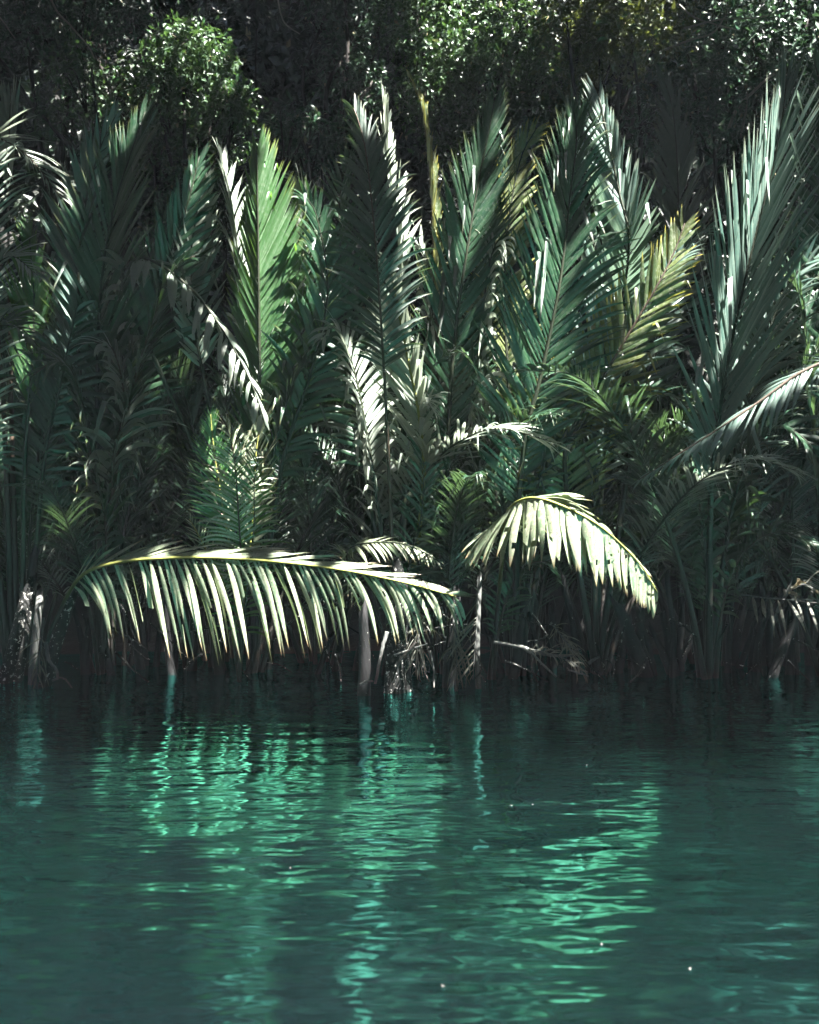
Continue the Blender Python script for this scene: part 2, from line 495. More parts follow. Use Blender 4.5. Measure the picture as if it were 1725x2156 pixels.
# -- the low arching frond in front belongs to a palm of its own at the left
B = palm(bx(92, 11.6), 11.6, 'low nipa palm whose long arching frond hangs a comb of pale leaflets over the water', PG)
hang_frond(B, [(bx(92, 11.6), 11.6, -0.05)] + px((100, 1352, 11.5), (138, 1262, 11.4), (168, 1216, 11.3), (205, 1195, 11.25), (270, 1181, 11.2), (350, 1175, 11.15), (450, 1174, 11.1), (550, 1180, 11.05), (650, 1190, 11.0), (750, 1205, 10.95), (845, 1225, 10.9), (910, 1242, 10.9), (960, 1256, 10.9)), 'worn_sunlit', 'midrib_yellow',
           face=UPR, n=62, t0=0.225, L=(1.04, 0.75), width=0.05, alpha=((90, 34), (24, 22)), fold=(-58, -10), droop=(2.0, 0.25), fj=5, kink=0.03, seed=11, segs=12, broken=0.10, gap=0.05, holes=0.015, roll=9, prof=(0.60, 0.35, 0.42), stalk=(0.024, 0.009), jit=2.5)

# -- big dark palm of the left third
C_ = palm(bx(215, 12.7), 12.7, 'broad nipa palm in deep shade with one wide dark frond below the leafy left tree', PG)
b = (bx(215, 12.7), 12.7, 0)
hang_frond(C_, [b] + px((205, 900, 12.3), (212, 620, 12.1), (238, 450, 12), (272, 335, 12), (296, 265, 12), (306, 235, 12)), 'green', 'midrib', face=(-0.25, -1, .2), n=78, t0=0.36, L=(1.25, 1.1), width=0.052, alpha=(48, 10), fold=18, droop=0.35, seed=12)
hang_frond(C_, [b] + px((180, 950, 12.9), (165, 700, 12.9), (172, 480, 13), (205, 330, 13), (245, 240, 13)), 'silver_sunlit', 'midrib', face=(0.7, -1, .2), n=56, t0=0.45, L=(0.6, 0.9), alpha=(50, 15), fold=12, droop=0.3, seed=13)
hang_frond(C_, [b] + px((240, 1000, 12.3), (285, 800, 12), (330, 650, 11.8), (372, 560, 11.6), (410, 540, 11.5)), 'green', 'midrib_brown', face=(-0.4, -0.2, 1), n=46, t0=0.4, L=(0.8, 0.8), alpha=(65, 30), fold=-5, droop=0.9, seed=14)
hang_frond(C_, [b] + px((200, 1050, 12.2), (180, 900, 11.9), (160, 800, 11.7), (120, 760, 11.5), (70, 790, 11.3)), 'green', 'midrib_brown', face=(0.4, -0.2, 1), n=40, t0=0.4, L=(0.8, 0.8), alpha=(65, 30), fold=-5, droop=1.2, seed=15)
hang_frond(C_, [b] + px((235, 1000, 12.1), (262, 860, 11.9), (240, 740, 11.7), (200, 720, 11.5)), 'pale', 'midrib_brown', face=(0.3, -0.3, 1), n=40, t0=0.4, L=(0.9, 0.8), alpha=(65, 35), fold=-8, droop=1.6, seed=16)
hang_frond(C_, [b] + px((225, 1150, 12.1), (210, 1040, 11.9), (170, 960, 11.7), (120, 960, 11.5)), 'green', 'midrib_brown', face=(0.3, -0.3, 1), n=34, t0=0.3, L=(0.6, 0.6), alpha=(65, 35), droop=0.9, seed=17)
hang_frond(C_, [b] + px((250, 1000, 12.4), (300, 760, 12.4), (350, 560, 12.4), (395, 430, 12.4), (420, 330, 12.4)), 'green', 'midrib', face=(0.5, -1, .2), n=50, t0=0.45, L=(0.9, 0.8), alpha=(55, 15), droop=0.5, seed=18)

# -- palm with the sunlit green fan
D = palm(bx(535, 12.8), 12.8, 'nipa palm with one tall sunlit emerald frond like a half fan', PG)
b = (bx(535, 12.8), 12.8, 0)
hang_frond(D, [b] + px((540, 1000, 12.3), (546, 800, 12.1), (545, 600, 12), (543, 430, 12), (542, 345, 12), (541, 318, 12)), 'bright', 'midrib', face=(0.15, 1, .1), n=84, t0=0.38, L=(0.85, 1.3), width=0.054, alpha=(44, 12), fold=28, droop=0.12, seed=21, broken=0.04, gap=0.01, roll=8, jit=1.6)
hang_frond(D, [b] + px((470, 1000, 12.6), (415, 720, 12.5), (402, 560, 12.5), (416, 440, 12.5), (434, 375, 12.5)), 'pale', 'midrib', face=(0.4, -1, .2), n=34, t0=0.62, L=(0.7, 0.55), width=.06, alpha=(42, 14), droop=0.15, seed=22)
hang_frond(D, [b] + px((530, 1000, 12.6), (512, 650, 12.5), (492, 460, 12.4), (472, 350, 12.4), (462, 322, 12.4)), 'pale', 'midrib', face=(1.0, -0.35, .2), n=54, t0=0.5, L=(0.8, 0.8), alpha=(55, 20), droop=1.0, seed=23)
hang_frond(D, [b] + px((450, 1050, 12.5), (345, 800, 12.3), (262, 610, 12), (290, 545, 11.8), (360, 572, 11.6), (430, 640, 11.5), (490, 730, 11.4), (535, 820, 11.35), (560, 900, 11.3)), 'pale', 'midrib', face=(0.3, -0.35, 1), n=34, t0=0.50, L=(0.62, 0.55), width=.075, alpha=(62, 40), fold=-15, droop=1.8, seed=24, gap=0.2)
hang_frond(D, [b] + px((560, 1000, 12.6), (600, 760, 12.6), (632, 560, 12.6), (640, 430, 12.6), (628, 380, 12.6)), 'pale', 'midrib', face=(-0.7, -1, .2), n=54, t0=0.42, L=(0.8, 0.8), alpha=(55, 18), droop=0.9, seed=25)
hang_frond(D, [b] + px((590, 1000, 12.3), (650, 800, 12.1), (690, 620, 12), (668, 460, 11.9), (640, 410, 11.8)), 'green', 'midrib', face=(0.4, -1, .3), n=54, t0=0.42, L=(0.8, 0.8), alpha=(58, 20), droop=0.9, seed=26)
hang_frond(D, [b] + px((560, 1050, 12.2), (590, 900, 12), (622, 800, 11.9), (660, 750, 11.8)), 'green', 'midrib', face=(-.3, -0.3, 1), n=40, t0=0.35, L=(0.7, 0.7), alpha=(65, 30), droop=1.1, seed=27)

# -- young palm in the sun, left of the middle
E = palm(bx(505, 11.9), 11.9, 'young bright green nipa palm with thin feathery fronds above the arching frond', PG)
b = (bx(505, 11.9), 11.9, 0.02)
hang_frond(E, [b] + px((490, 1200, 11.8), (468, 1060, 11.7), (452, 955, 11.7), (446, 900, 11.7), (444, 872, 11.7)), 'bright', 'midrib_yellow', face=(0.2, -1, .25), n=44, t0=0.42, L=(0.48, 0.48), width=.026, alpha=(62, 15), fold=15, droop=0.55, roll=7, jit=2, seed=31, stalk=(.02, .004))
hang_frond(E, [b] + px((520, 1220, 11.9), (534, 1080, 11.9), (540, 950, 11.9), (556, 870, 11.9), (566, 832, 11.9)), 'worn_sunlit', 'midrib_yellow', face=(-0.4, -1, .25), n=44, t0=0.42, L=(0.5, 0.62), width=.03, alpha=(58, 12), fold=15, droop=0.35, roll=7, jit=2, seed=32, stalk=(.02, .004))
hang_frond(E, [b] + px((508, 1200, 11.6), (502, 1080, 11.5), (494, 970, 11.5), (480, 905, 11.4), (466, 890, 11.3)), 'worn_sunlit', 'midrib_brown', face=(0.1, -0.5, .8), n=44, t0=0.36, L=(0.5, 0.5), width=.026, alpha=(72, 30), fold=-5, droop=1.1, roll=7, jit=2, seed=33, stalk=(.02, .004))
hang_frond(E, [b] + px((524, 1200, 11.7), (535, 1110, 11.6), (536, 1020, 11.5), (545, 960, 11.4)), 'bright', 'midrib', face=(-.1, -0.6, .8), n=30, t0=0.2, L=(0.6, 0.6), width=.03, alpha=(70, 40), fold=15, droop=0.9, roll=7, jit=2, seed=34, stalk=(.02, .004))
hang_frond(E, [b] + px((470, 1220, 11.8), (436, 1160, 11.8), (412, 1115, 11.8), (398, 1092, 11.8)), 'worn_sunlit', 'midrib_yellow', face=(0.3, -0.8, .5), n=20, t0=0.4, L=(0.28, 0.28), width=.02, alpha=(60, 30), droop=0.5, roll=7, jit=2, seed=35, stalk=(.02, .004))

# -- centre palm: dark tall frond with a long bare stem, white fronds beside it
G = palm(bx(838, 12.5), 12.5, 'centre nipa palm with a long bare brown stem and white sunlit fronds', PG)
b = (bx(838, 12.5), 12.5, 0)
hang_frond(G, [b] + px((826, 1150, 11.8), (815, 900, 11.4), (804, 700, 11.2), (790, 500, 11.1), (772, 330, 11.1), (757, 262, 11.1), (745, 228, 11.1)), 'green', 'midrib_brown', face=(0.1, 1, .15), n=52, t0=0.57, L=(0.75, 0.75), width=.044, alpha=(58, 14), fold=25, droop=0.75, seed=41, stalk=(.03, .006))
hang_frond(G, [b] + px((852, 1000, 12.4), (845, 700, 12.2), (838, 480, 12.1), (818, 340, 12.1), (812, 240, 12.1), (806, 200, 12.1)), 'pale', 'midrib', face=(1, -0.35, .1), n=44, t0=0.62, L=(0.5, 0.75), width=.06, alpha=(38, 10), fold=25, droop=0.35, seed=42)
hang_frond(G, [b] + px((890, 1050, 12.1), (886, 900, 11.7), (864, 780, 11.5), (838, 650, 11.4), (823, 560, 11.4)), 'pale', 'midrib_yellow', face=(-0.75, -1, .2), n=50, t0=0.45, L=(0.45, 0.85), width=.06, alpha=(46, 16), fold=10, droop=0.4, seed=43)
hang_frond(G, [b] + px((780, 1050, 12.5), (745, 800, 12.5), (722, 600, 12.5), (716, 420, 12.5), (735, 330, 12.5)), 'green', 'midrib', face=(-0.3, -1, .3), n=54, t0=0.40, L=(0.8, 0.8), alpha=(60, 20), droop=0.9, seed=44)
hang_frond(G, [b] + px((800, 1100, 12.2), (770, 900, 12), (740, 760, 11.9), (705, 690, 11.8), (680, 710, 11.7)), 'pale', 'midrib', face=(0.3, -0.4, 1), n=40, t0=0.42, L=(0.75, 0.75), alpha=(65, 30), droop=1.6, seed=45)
hang_frond(G, [b] + px((860, 1200, 12.1), (888, 1080, 11.9), (893, 950, 11.9), (900, 850, 11.9)), 'green', 'midrib', face=(0.1, -1, .3), n=34, t0=0.2, L=(0.5, 0.5), width=.03, alpha=(60, 25), droop=0.9, seed=46, stalk=(.015, .004))

hang_frond(G, [b] + px((790, 1290, 12.1), (738, 1200, 11.8), (735, 1156, 11.6), (790, 1142, 11.45), (860, 1148, 11.35), (925, 1182, 11.3)), 'worn_sunlit', 'midrib', face=UPR, n=36, t0=0.36, L=(0.36, 0.36), width=.03, alpha=(70, 28), fold=-20, droop=0.9, seed=47, stalk=(.02, .005))

# -- second centre palm with the dark spear and the straight teal frond
H = palm(bx(935, 12.7), 12.7, 'nipa palm right of centre with a stiff teal frond and a dark yellow-edged spear', PG)
b = (bx(935, 12.7), 12.7, 0)
hang_frond(H, [b] + px((925, 900, 12.4), (916, 600, 12.3), (908, 400, 12.3), (893, 250, 12.3), (876, 190, 12.3), (860, 160, 12.3)), 'yellow', 'midrib_brown', face=(0.9, -0.5, 0), n=52, t0=0.60, L=(0.36, 0.36), width=.05, alpha=(26, 10), fold=50, droop=0.1, seed=51)
hang_frond(H, [b] + px((945, 900, 12.3), (962, 680, 12.15), (985, 520, 12.1), (1010, 370, 12.1), (1028, 285, 12.1), (1040, 218, 12.1)), 'green', 'midrib', face=(0.2, -1, .12), n=74, t0=0.40, L=(1.05, 0.95), width=.046, alpha=(44, 14), fold=14, droop=0.10, seed=52, roll=8, jit=1.5, broken=.05)
hang_frond(H, [b] + px((960, 1050, 12.4), (990, 850, 12.3), (1012, 700, 12.2), (1030, 560, 12.1), (1052, 505, 12.0), (1070, 530, 11.9)), 'pale', 'midrib', face=(-0.7, -0.6, .5), n=46, t0=0.42, L=(0.75, 0.75), width=.06, alpha=(60, 35), droop=2.2, seed=53, gap=.15)
hang_frond(H, [b] + px((930, 1050, 12.4), (918, 800, 12.4), (908, 640, 12.4), (893, 540, 12.3), (870, 505, 12.2)), 'pale', 'midrib', face=(0.6, -0.6, .5), n=44, t0=0.5, L=(0.7, 0.7), width=.06, alpha=(60, 35), droop=2.2, seed=54, gap=.15)
hang_frond(H, [b] + px((970, 1150, 12.2), (1010, 1000, 12), (1060, 900, 11.9), (1120, 850, 11.8), (1180, 830, 11.7)), 'green', 'midrib', face=(-.2, -0.3, 1), n=40, t0=0.35, L=(0.65, 0.65), alpha=(62, 30), droop=1.0, seed=55)
hang_frond(H, [b] + px((905, 1200, 12.2), (920, 1080, 12), (950, 980, 11.9), (980, 940, 11.8)), 'green', 'midrib', face=(-.2, -0.6, .8), n=30, t0=0.25, L=(0.5, 0.5), width=.04, alpha=(62, 30), droop=1.4, seed=56, stalk=(.02, .004))

# -- the largest palm
I = palm(bx(1085, 12.5), 12.5, 'broad nipa palm with a great dark green frond rising behind the drooping white-green one', PG)
b = (bx(1085, 12.5), 12.5, 0)
hang_frond(I, [b] + px((1090, 1100, 11.9), (1107, 920, 11.7), (1142, 779, 11.6), (1180, 590, 11.5), (1200, 420, 11.5), (1213, 310, 11.5), (1212, 250, 11.5), (1200, 222, 11.5)), 'green', 'midrib', face=(0.15, -1, .22), n=90, t0=0.32, L=(1.05, 1.15), width=.048, alpha=(52, 16), fold=14, droop=(0.75, 0.2), seed=61, jit=2)
hang_frond(I, [b] + px((1180, 1000, 12.9), (1290, 700, 12.9), (1325, 520, 12.2), (1303, 400, 12.2), (1282, 300, 12.2), (1262, 205, 12.2)), 'silver_sunlit', 'midrib', face=(-0.3, -1, .12), n=72, t0=0.44, L=(0.8, 1.3), width=.052, alpha=(40, 12), fold=8, droop=0.12, seed=62, roll=7, jit=1.6)
hang_frond(I, [b] + px((1085, 1050, 12.6), (1070, 800, 12.6), (1062, 600, 12.6), (1075, 440, 12.6), (1098, 330, 12.6), (1130, 270, 12.5)), 'yellow', 'midrib', face=(0.5, -1, .2), n=56, t0=0.45, L=(0.7, 0.8), alpha=(55, 18), droop=0.7, seed=63)
hang_frond(I, [b] + px((1060, 1080, 12.3), (1035, 920, 12.1), (1010, 800, 12), (970, 740, 11.9), (940, 760, 11.8)), 'green', 'midrib', face=(.3, -0.4, 1), n=40, t0=0.35, L=(0.7, 0.7), alpha=(62, 30), droop=1.3, seed=64)
hang_frond(I, [b] + px((1120, 1080, 12.1), (1180, 950, 11.9), (1250, 880, 11.7), (1330, 880, 11.5)), 'green', 'midrib', face=(-.2, -0.3, 1), n=44, t0=0.3, L=(0.7, 0.7), alpha=(62, 30), droop=1.0, seed=65)

# -- the bright drooping frond
J = palm(bx(1030, 12.2), 12.2, 'small nipa palm bearing the brilliant white-green frond that droops like a wing', PG)
hang_frond(J, [(bx(1030, 12.2), 12.2, 0)] + px((1044, 1320, 12.2), (1056, 1190, 11.8), (1060, 1110, 11.1), (1078, 1066, 10.4), (1122, 1048, 10.0), (1182, 1064, 9.9), (1252, 1100, 9.95), (1308, 1146, 10.1), (1354, 1196, 10.25), (1384, 1248, 10.4)), 'worn_sunlit', 'midrib_yellow',
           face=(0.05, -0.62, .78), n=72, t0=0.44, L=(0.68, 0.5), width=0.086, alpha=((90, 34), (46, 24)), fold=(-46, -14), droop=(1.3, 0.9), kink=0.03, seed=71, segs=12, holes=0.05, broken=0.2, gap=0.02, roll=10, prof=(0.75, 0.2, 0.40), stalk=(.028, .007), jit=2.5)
hang_frond(J, [(bx(1040, 12.2), 12.2, 0)] + px((1050, 1330, 12.2), (1075, 1240, 12.2), (1110, 1190, 12.1), (1160, 1180, 12)), 'green', 'midrib_brown', face=(0, -0.7, .7), n=26, t0=0.3, L=(0.35, 0.35), width=.03, alpha=(60, 30), droop=0.8, seed=72, stalk=(.02, .004))

# -- palm of the dark upright frond and the yellow slanting one
K = palm(bx(1255, 12.7), 12.7, 'nipa palm with a slanting yellow-tipped frond below one dark upright frond', PG)
b = (bx(1255, 12.7), 12.7, 0)
hang_frond(K, [b] + px((1340, 900, 12.5), (1410, 640, 12.8), (1428, 500, 13.0), (1426, 340, 13.1), (1416, 230, 13.1), (1398, 165, 13.1)), 'green', 'midrib', face=(0.05, 1, .12), n=78, t0=0.44, L=(0.95, 0.95), width=.05, alpha=(44, 12), fold=28, droop=0.2, seed=73, roll=8)
hang_frond(K, [b] + px((1190, 1000, 11.9), (1222, 880, 11.8), (1267, 800, 11.7), (1332, 690, 11.6), (1385, 600, 11.5), (1420, 530, 11.5), (1442, 470, 11.5)), 'yellow', 'midrib_brown', face=(-0.1, -1, .35), n=58, t0=0.34, L=(0.8, 0.85), width=.055, alpha=(60, 18), fold=8, droop=0.45, seed=74, jit=2)
hang_frond(K, [b] + px((1250, 1080, 12.3), (1275, 950, 12.1), (1330, 860, 11.9), (1400, 830, 11.7), (1450, 860, 11.5)), 'green', 'midrib', face=(-.2, -0.3, 1), n=44, t0=0.3, L=(0.7, 0.7), alpha=(62, 30), droop=1.1, seed=75)
hang_frond(K, [b] + px((1270, 1000, 12.6), (1330, 760, 12.6), (1390, 600, 12.5), (1460, 500, 12.4), (1500, 480, 12.3)), 'silver_sunlit', 'midrib', face=(-.5, -0.8, .5), n=52, t0=0.4, L=(0.8, 0.8), alpha=(60, 25), droop=1.0, seed=76)

# -- right palm with the white left half
O_ = palm(bx(1490, 12.3), 12.3, 'right-hand nipa palm, its tall frond silvery on one half and dark on the other', PG)
b = (bx(1490, 12.3), 12.3, 0)
hang_frond(O_, [b] + px((1497, 1050, 11.8), (1512, 890, 11.6), (1547, 690, 11.5), (1590, 500, 11.5), (1628, 350, 11.5), (1648, 240, 11.5), (1656, 165, 11.5)), 'silver_sunlit', 'midrib', face=(-0.2, -1, .1), n=90, t0=0.32, L=(1.45, 1.45), width=.054, alpha=(40, 12), fold=52, droop=0.18, seed=81, roll=7, jit=1.6)
hang_frond(O_, [b] + px((1540, 1080, 12.2), (1590, 950, 12), (1640, 900, 11.8), (1700, 930, 11.6), (1735, 1000, 11.5)), 'green', 'midrib', face=(-.2, -0.4, 1), n=44, t0=0.3, L=(0.75, 0.75), alpha=(65, 30), droop=1.3, seed=82)
hang_frond(O_, [b] + px((1480, 1100, 12.1), (1450, 1000, 11.9), (1425, 960, 11.8), (1385, 960, 11.7)), 'green', 'midrib', face=(.2, -0.4, 1), n=36, t0=0.3, L=(0.6, 0.6), alpha=(65, 30), droop=1.3, seed=83)
hang_frond(O_, [b] + px((1530, 1000, 12.5), (1590, 800, 12.4), (1640, 640, 12.3), (1690, 560, 12.2), (1740, 540, 12.1)), 'silver_sunlit', 'midrib', face=(-.4, -0.9, .4), n=54, t0=0.35, L=(0.85, 0.85), alpha=(60, 25), droop=0.8, seed=84)
hang_frond(O_, [b] + px((1530, 1250, 12.1), (1570, 1160, 11.9), (1640, 1120, 11.8), (1720, 1150, 11.7)), 'green', 'midrib_brown', face=(-.1, -0.4, 1), n=34, t0=0.3, L=(0.55, 0.55), width=.035, alpha=(65, 35), droop=1.2, seed=85, stalk=(.02, .004))

# -- palm beyond the right edge
Pm = palm(bx(1745, 12.4), 12.4, 'nipa palm at the right edge with a drooping lit frond pointing down to the left', PG)
b = (bx(1745, 12.4), 12.4, 0)
hang_frond(Pm, [b] + px((1800, 1000, 11.6), (1815, 850, 11.0), (1765, 765, 10.7), (1690, 782, 10.6), (1600, 845, 10.55), (1510, 905, 10.55), (1420, 962, 10.6), (1345, 1010, 10.65)), 'silver_sunlit', 'midrib_brown', face=(-0.2, -0.55, .8), n=66, t0=0.42, L=(0.50, 0.55), width=.034, alpha=(48, 14), fold=-22, droop=0.8, seed=91, gap=.12)
hang_frond(Pm, [b] + px((1760, 900, 12.2), (1750, 600, 12.2), (1745, 400, 12.2), (1735, 220, 12.2), (1715, 130, 12.2)), 'green', 'midrib', face=(-.6, -1, .2), n=64, t0=0.42, L=(0.85, 0.8), alpha=(55, 18), droop=0.5, seed=92)
hang_frond(Pm, [b] + px((1800, 1050, 12.0), (1830, 950, 11.6), (1790, 885, 11.4), (1720, 905, 11.2)), 'yellow', 'midrib', face=(-.2, -0.4, 1), n=24, t0=0.55, L=(0.35, 0.35), width=.06, alpha=(45, 15), droop=0.3, seed=93)
hang_frond(Pm, [b] + px((1720, 1000, 12.3), (1705, 800, 12.2), (1690, 650, 12.1), (1660, 590, 12.0), (1610, 620, 11.9)), 'green', 'midrib', face=(.4, -0.5, .8), n=50, t0=0.4, L=(0.8, 0.8), alpha=(62, 28), droop=1.1, seed=94)
hang_frond(Pm, [b] + px((1770, 950, 12.5), (1735, 700, 12.5), (1712, 560, 12.4), (1716, 470, 12.4)), 'pale', 'midrib', face=(-.6, -1, .2), n=48, t0=0.5, L=(0.7, 0.7), width=.06, alpha=(50, 18), droop=0.8, seed=95)


# -- palms standing in the dim ranks behind: a few frond shapes, turned and scaled
def rank():
    rng = np.random.default_rng(77)
    shapes = []
    for k in range(9):
        lean = rng.uniform(0.10, 0.55) if k < 6 else rng.uniform(0.6, 1.0)
        curl = rng.uniform(0.25, 1.1) if k < 6 else rng.uniform(1.2, 2.0)
        h = rng.uniform(4.8, 6.4)
        P = []
        ang = lean * 0.4
        p = np.array((0.0, 0.0, 0.0))
        for s in range(7):
            P.append(p.copy())
            p = p + h / 6 * np.array((math.sin(ang), 0.03 * rng.normal(), math.cos(ang)))
            ang += (lean * 0.6 + curl * (s / 6) ** 2) / 3.2
        shapes.append(frond_mesh(P, face=(-1, 0, .35), n=64, t0=0.26, L=(0.9, 0.9), width=.036, alpha=(60, 20),
                                 fold=rng.uniform(5, 25), droop=rng.uniform(.5, 1.5), seed=200 + k, segs=6))
    meshes = []
    for k, ((V, Q, T), (RV, RF, RT)) in enumerate(shapes):
        a, r = mesh_from('frond', V, Q, T), mesh_from('midrib', RV, RF, RT)
        a.materials.append(M[('green', 'green', 'green', 'green', 'green', 'green', 'pale', 'green', 'green')[k]])
        r.materials.append(M['midrib'])
        meshes.append((a, r))
    for q, p in enumerate((A, C_, D, G, H, I, K, O_, Pm)):
        for k in range(3 if q in (0, 2, 3, 5) else 4):
            az = (0.25 + 0.9 * k + 0.3 * rng.random()) if k < 2 else (math.pi - 0.3 - 0.5 * rng.random() if k == 2 else -math.pi / 2 + rng.normal() * 0.5)
            a, r = meshes[(q * 4 + k) % 9 if k != 3 else 6 + q % 3]
            f = link('frond', a, None, p, (0.1 * math.cos(az), 0.1 * math.sin(az), 0))
            f.rotation_euler = (0, 0, az)
            f.scale = (rng.uniform(0.55, 0.85),) * 3
            link('midrib', r, None, f)
    spots = [(-4.9, 13.9), (-3.6, 13.7), (-2.4, 14.1), (-1.1, 13.8), (0.2, 14.0), (1.4, 13.8), (2.6, 14.0), (3.8, 13.7), (5.0, 14.0),
             (-5.6, 15.6), (-3.9, 15.8), (-2.0, 15.9), (0.0, 15.7), (2.0, 15.9), (3.9, 15.6), (5.7, 15.8)]
    for i, (x, y) in enumerate(spots):
        z = float(height(np.array(x), np.array(y))) - 0.05
        front = i < 9
        p = palm(x, y, 'dim nipa palm in the rank behind the front palms' if front else 'half hidden nipa palm at the foot of the wooded hill',
                 'nipa palms of the second rank' if front else 'nipa palms at the foot of the hill', z)
        n = 6 if front else 5
        for k in range(n):
            az = 2 * math.pi * (k + 0.35 * rng.random()) / n + i
            a, r = meshes[int(rng.integers(len(meshes)))]
            s = rng.uniform(0.72, 0.95) if front else rng.uniform(0.8, 1.0)
            f = link('frond', a, None, p, (0.14 * math.cos(az), 0.14 * math.sin(az), 0))
            f.rotation_euler = (0, 0, az)
            f.scale = (s, s, s)
            link('midrib', r, None, f)


rank()


# ------------------------------------------------------------------ trees
def leaf_cloud(lobes, per_m2, size, seed, thick=0.55, clump=9, spread=0.22, lie=0.75, ragged=0.16):
    """leaves in sprays over a set of ellipsoid lobes (cx, cy, cz, rx, ry, rz): vertices, faces, tint"""
    rng = np.random.default_rng(seed)
    cs, ns = [], []
    for (cx, cy, cz, rx, ry, rz) in lobes:
        n = max(4, int(per_m2 * 4 * math.pi * (rx * ry + ry * rz + rx * rz) / 3 / clump))
        v = unit(rng.normal(size=(n, 3)))
        r = 1 - thick * rng.random(n) ** 1.6 + ragged * rng.normal(size=n)
        cs.append(np.array((cx, cy, cz)) + v * r[:, None] * np.array((rx, ry, rz)))
        ns.append(v)
    Cc, Nv = np.vstack(cs), np.vstack(ns)
    m = len(Cc) * clump
    ax = unit(Nv + 0.7 * rng.normal(size=Nv.shape) + np.array((0, 0, -0.15)))          # each spray's twig
    Cc, Nv, ax = (np.repeat(a, clump, 0) for a in (Cc, Nv, ax))
    along = rng.uniform(-1, 1, m)
    p = Cc + ax * (along * spread)[:, None] + rng.normal(size=(m, 3)) * spread * 0.28
    d = unit(ax * 0.6 + rng.normal(size=(m, 3)) * 0.65 + np.array((0, 0, -0.25)))
    up = unit(np.array((0, 0, 1.0)) * lie + Nv * 0.45 + rng.normal(size=(m, 3)) * 0.45)
    w = unit(np.cross(up, d)); nn = np.cross(d, w)
    L = (size * np.exp(0.22 * rng.normal(size=m)))[:, None]
    Wd = L * rng.uniform(0.20, 0.27, m)[:, None]
    V = np.stack([p, p + d * L * 0.45 + w * Wd + nn * Wd * 0.35, p + d * L - nn * L * 0.10, p + d * L * 0.45 - w * Wd + nn * Wd * 0.35,
                  p + d * L * 0.5], 1)
    i = np.arange(m)[:, None] * 5
    Q = np.vstack([np.hstack([i, i + 1, i + 4]), np.hstack([i + 1, i + 2, i + 4]), np.hstack([i + 2, i + 3, i + 4]), np.hstack([i + 3, i, i + 4])])
    T = np.ones((m, 5, 4)); T[..., 0] = np.clip(rng.normal(.45, .3, m), 0, 1)[:, None]
    T[..., 1] = np.array((0, .5, .9, .5, .5)); T[..., 2] = 0
    T[..., 2] = ((rng.random(m) < 0.01) * 0.6)[:, None]
    return V.reshape(-1, 3), Q, T.reshape(-1, 4)


def limbs(base, lobes, seed, r0=0.16):
    rng = np.random.default_rng(seed)
    lobes = np.asarray(lobes)
    top = lobes[:, :3].mean(0)
    fork = base * 0.45 + top * 0.55 + rng.normal(size=3) * 0.25
    parts = []
    mid = (base + fork) / 2 + rng.normal(size=3) * 0.25
    C, _ = spline([base - (0, 0, .3), mid, fork], 18)
    parts.append((C, np.linspace(r0, r0 * 0.6, 18)))
    for q in lobes:
        c = q[:3]
        m1 = fork * 0.5 + c * 0.5 + rng.normal(size=3) * 0.3
        C, _ = spline([fork, m1, c + rng.normal(size=3) * 0.1], 14)
        parts.append((C, np.linspace(r0 * 0.42, 0.02, 14)))
        for _k in range(4):
            e = c + unit(rng.normal(size=3)) * q[3:6] * 0.85
            C, _ = spline([c * .7 + m1 * .3, (c + e) / 2 + rng.normal(size=3) * .12, e], 9)
            parts.append((C, np.linspace(0.022, 0.006, 9)))
    V, Fs, off = [], [], 0
    for C, r in parts:
        v, f = tube(C, r, 6, off=off)
        V.append(v); Fs += f; off += len(v)
    return np.vstack(V), [np.vstack([f for f in Fs if f.shape[1] == 4]), np.vstack([f for f in Fs if f.shape[1] == 3])]


def tree(px_lobes, Y, base_px, label, mat, seed, per_m2=90, size=0.11, depth=0.8, group='trees on the hillside', name='broadleaf_tree', lie=0.75, **kw):
    lobes = []
    rng = np.random.default_rng(seed)
    for l in px_lobes:
        x, y, r = l[:3]
        dy = l[3] if len(l) > 3 else rng.uniform(-0.5, 0.5)
        c = at(x, y, Y + dy)
        rr = r * Y / F
        lobes.append((c[0], c[1], c[2], rr, rr * depth, rr * 0.85))
    x0 = (base_px - 862.5) / F * (Y + .6)
    base = np.array((x0, Y + .6, float(height(np.array(x0), np.array(Y + .6)))))
    t = empty(name, base, label, 'tree', group)
    V, Fs = limbs(base, lobes, seed)
    link('trunk', mesh_from('trunk', V - base, Fs), M['bark'], t)
    V, Q, T = leaf_cloud(lobes, per_m2 * 3.4, size * 0.92, seed, lie=lie, **kw)
    link('crown', mesh_from('crown', V - base, Q, T, smooth=False), M[mat], t)
    return t


T1 = tree([(395, 115, 75), (470, 225, 62), (345, 175, 85), (250, 200, 85), (330, 290, 95), (430, 310, 75), (160, 150, 55), (500, 230, 35), (120, 250, 45), (440, 130, 50), (490, 270, 45)],
     17.0, 330, 'leafy round-crowned tree at upper left above the dark fronds', 'broad', 301, 110, 0.12)
T2 = tree([(60, 30, 90), (170, 55, 85), (240, 20, 80), (40, -90, 120), (200, -120, 150), (-60, 60, 100)], 20.0, 120, 'dim tree in the top left corner behind the round-crowned tree', 'broad_teal', 302, 60, 0.13)
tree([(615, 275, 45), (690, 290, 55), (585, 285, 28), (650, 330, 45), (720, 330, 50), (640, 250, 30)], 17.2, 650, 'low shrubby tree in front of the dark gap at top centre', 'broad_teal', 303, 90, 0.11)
T4 = tree([(720, 150, 70), (760, 60, 90), (690, 20, 60), (780, 180, 60), (700, -80, 110), (820, -100, 120)], 21.0, 720, 'faint dark tree just right of the black gap at top centre', 'broad_teal', 304, 45, 0.13)
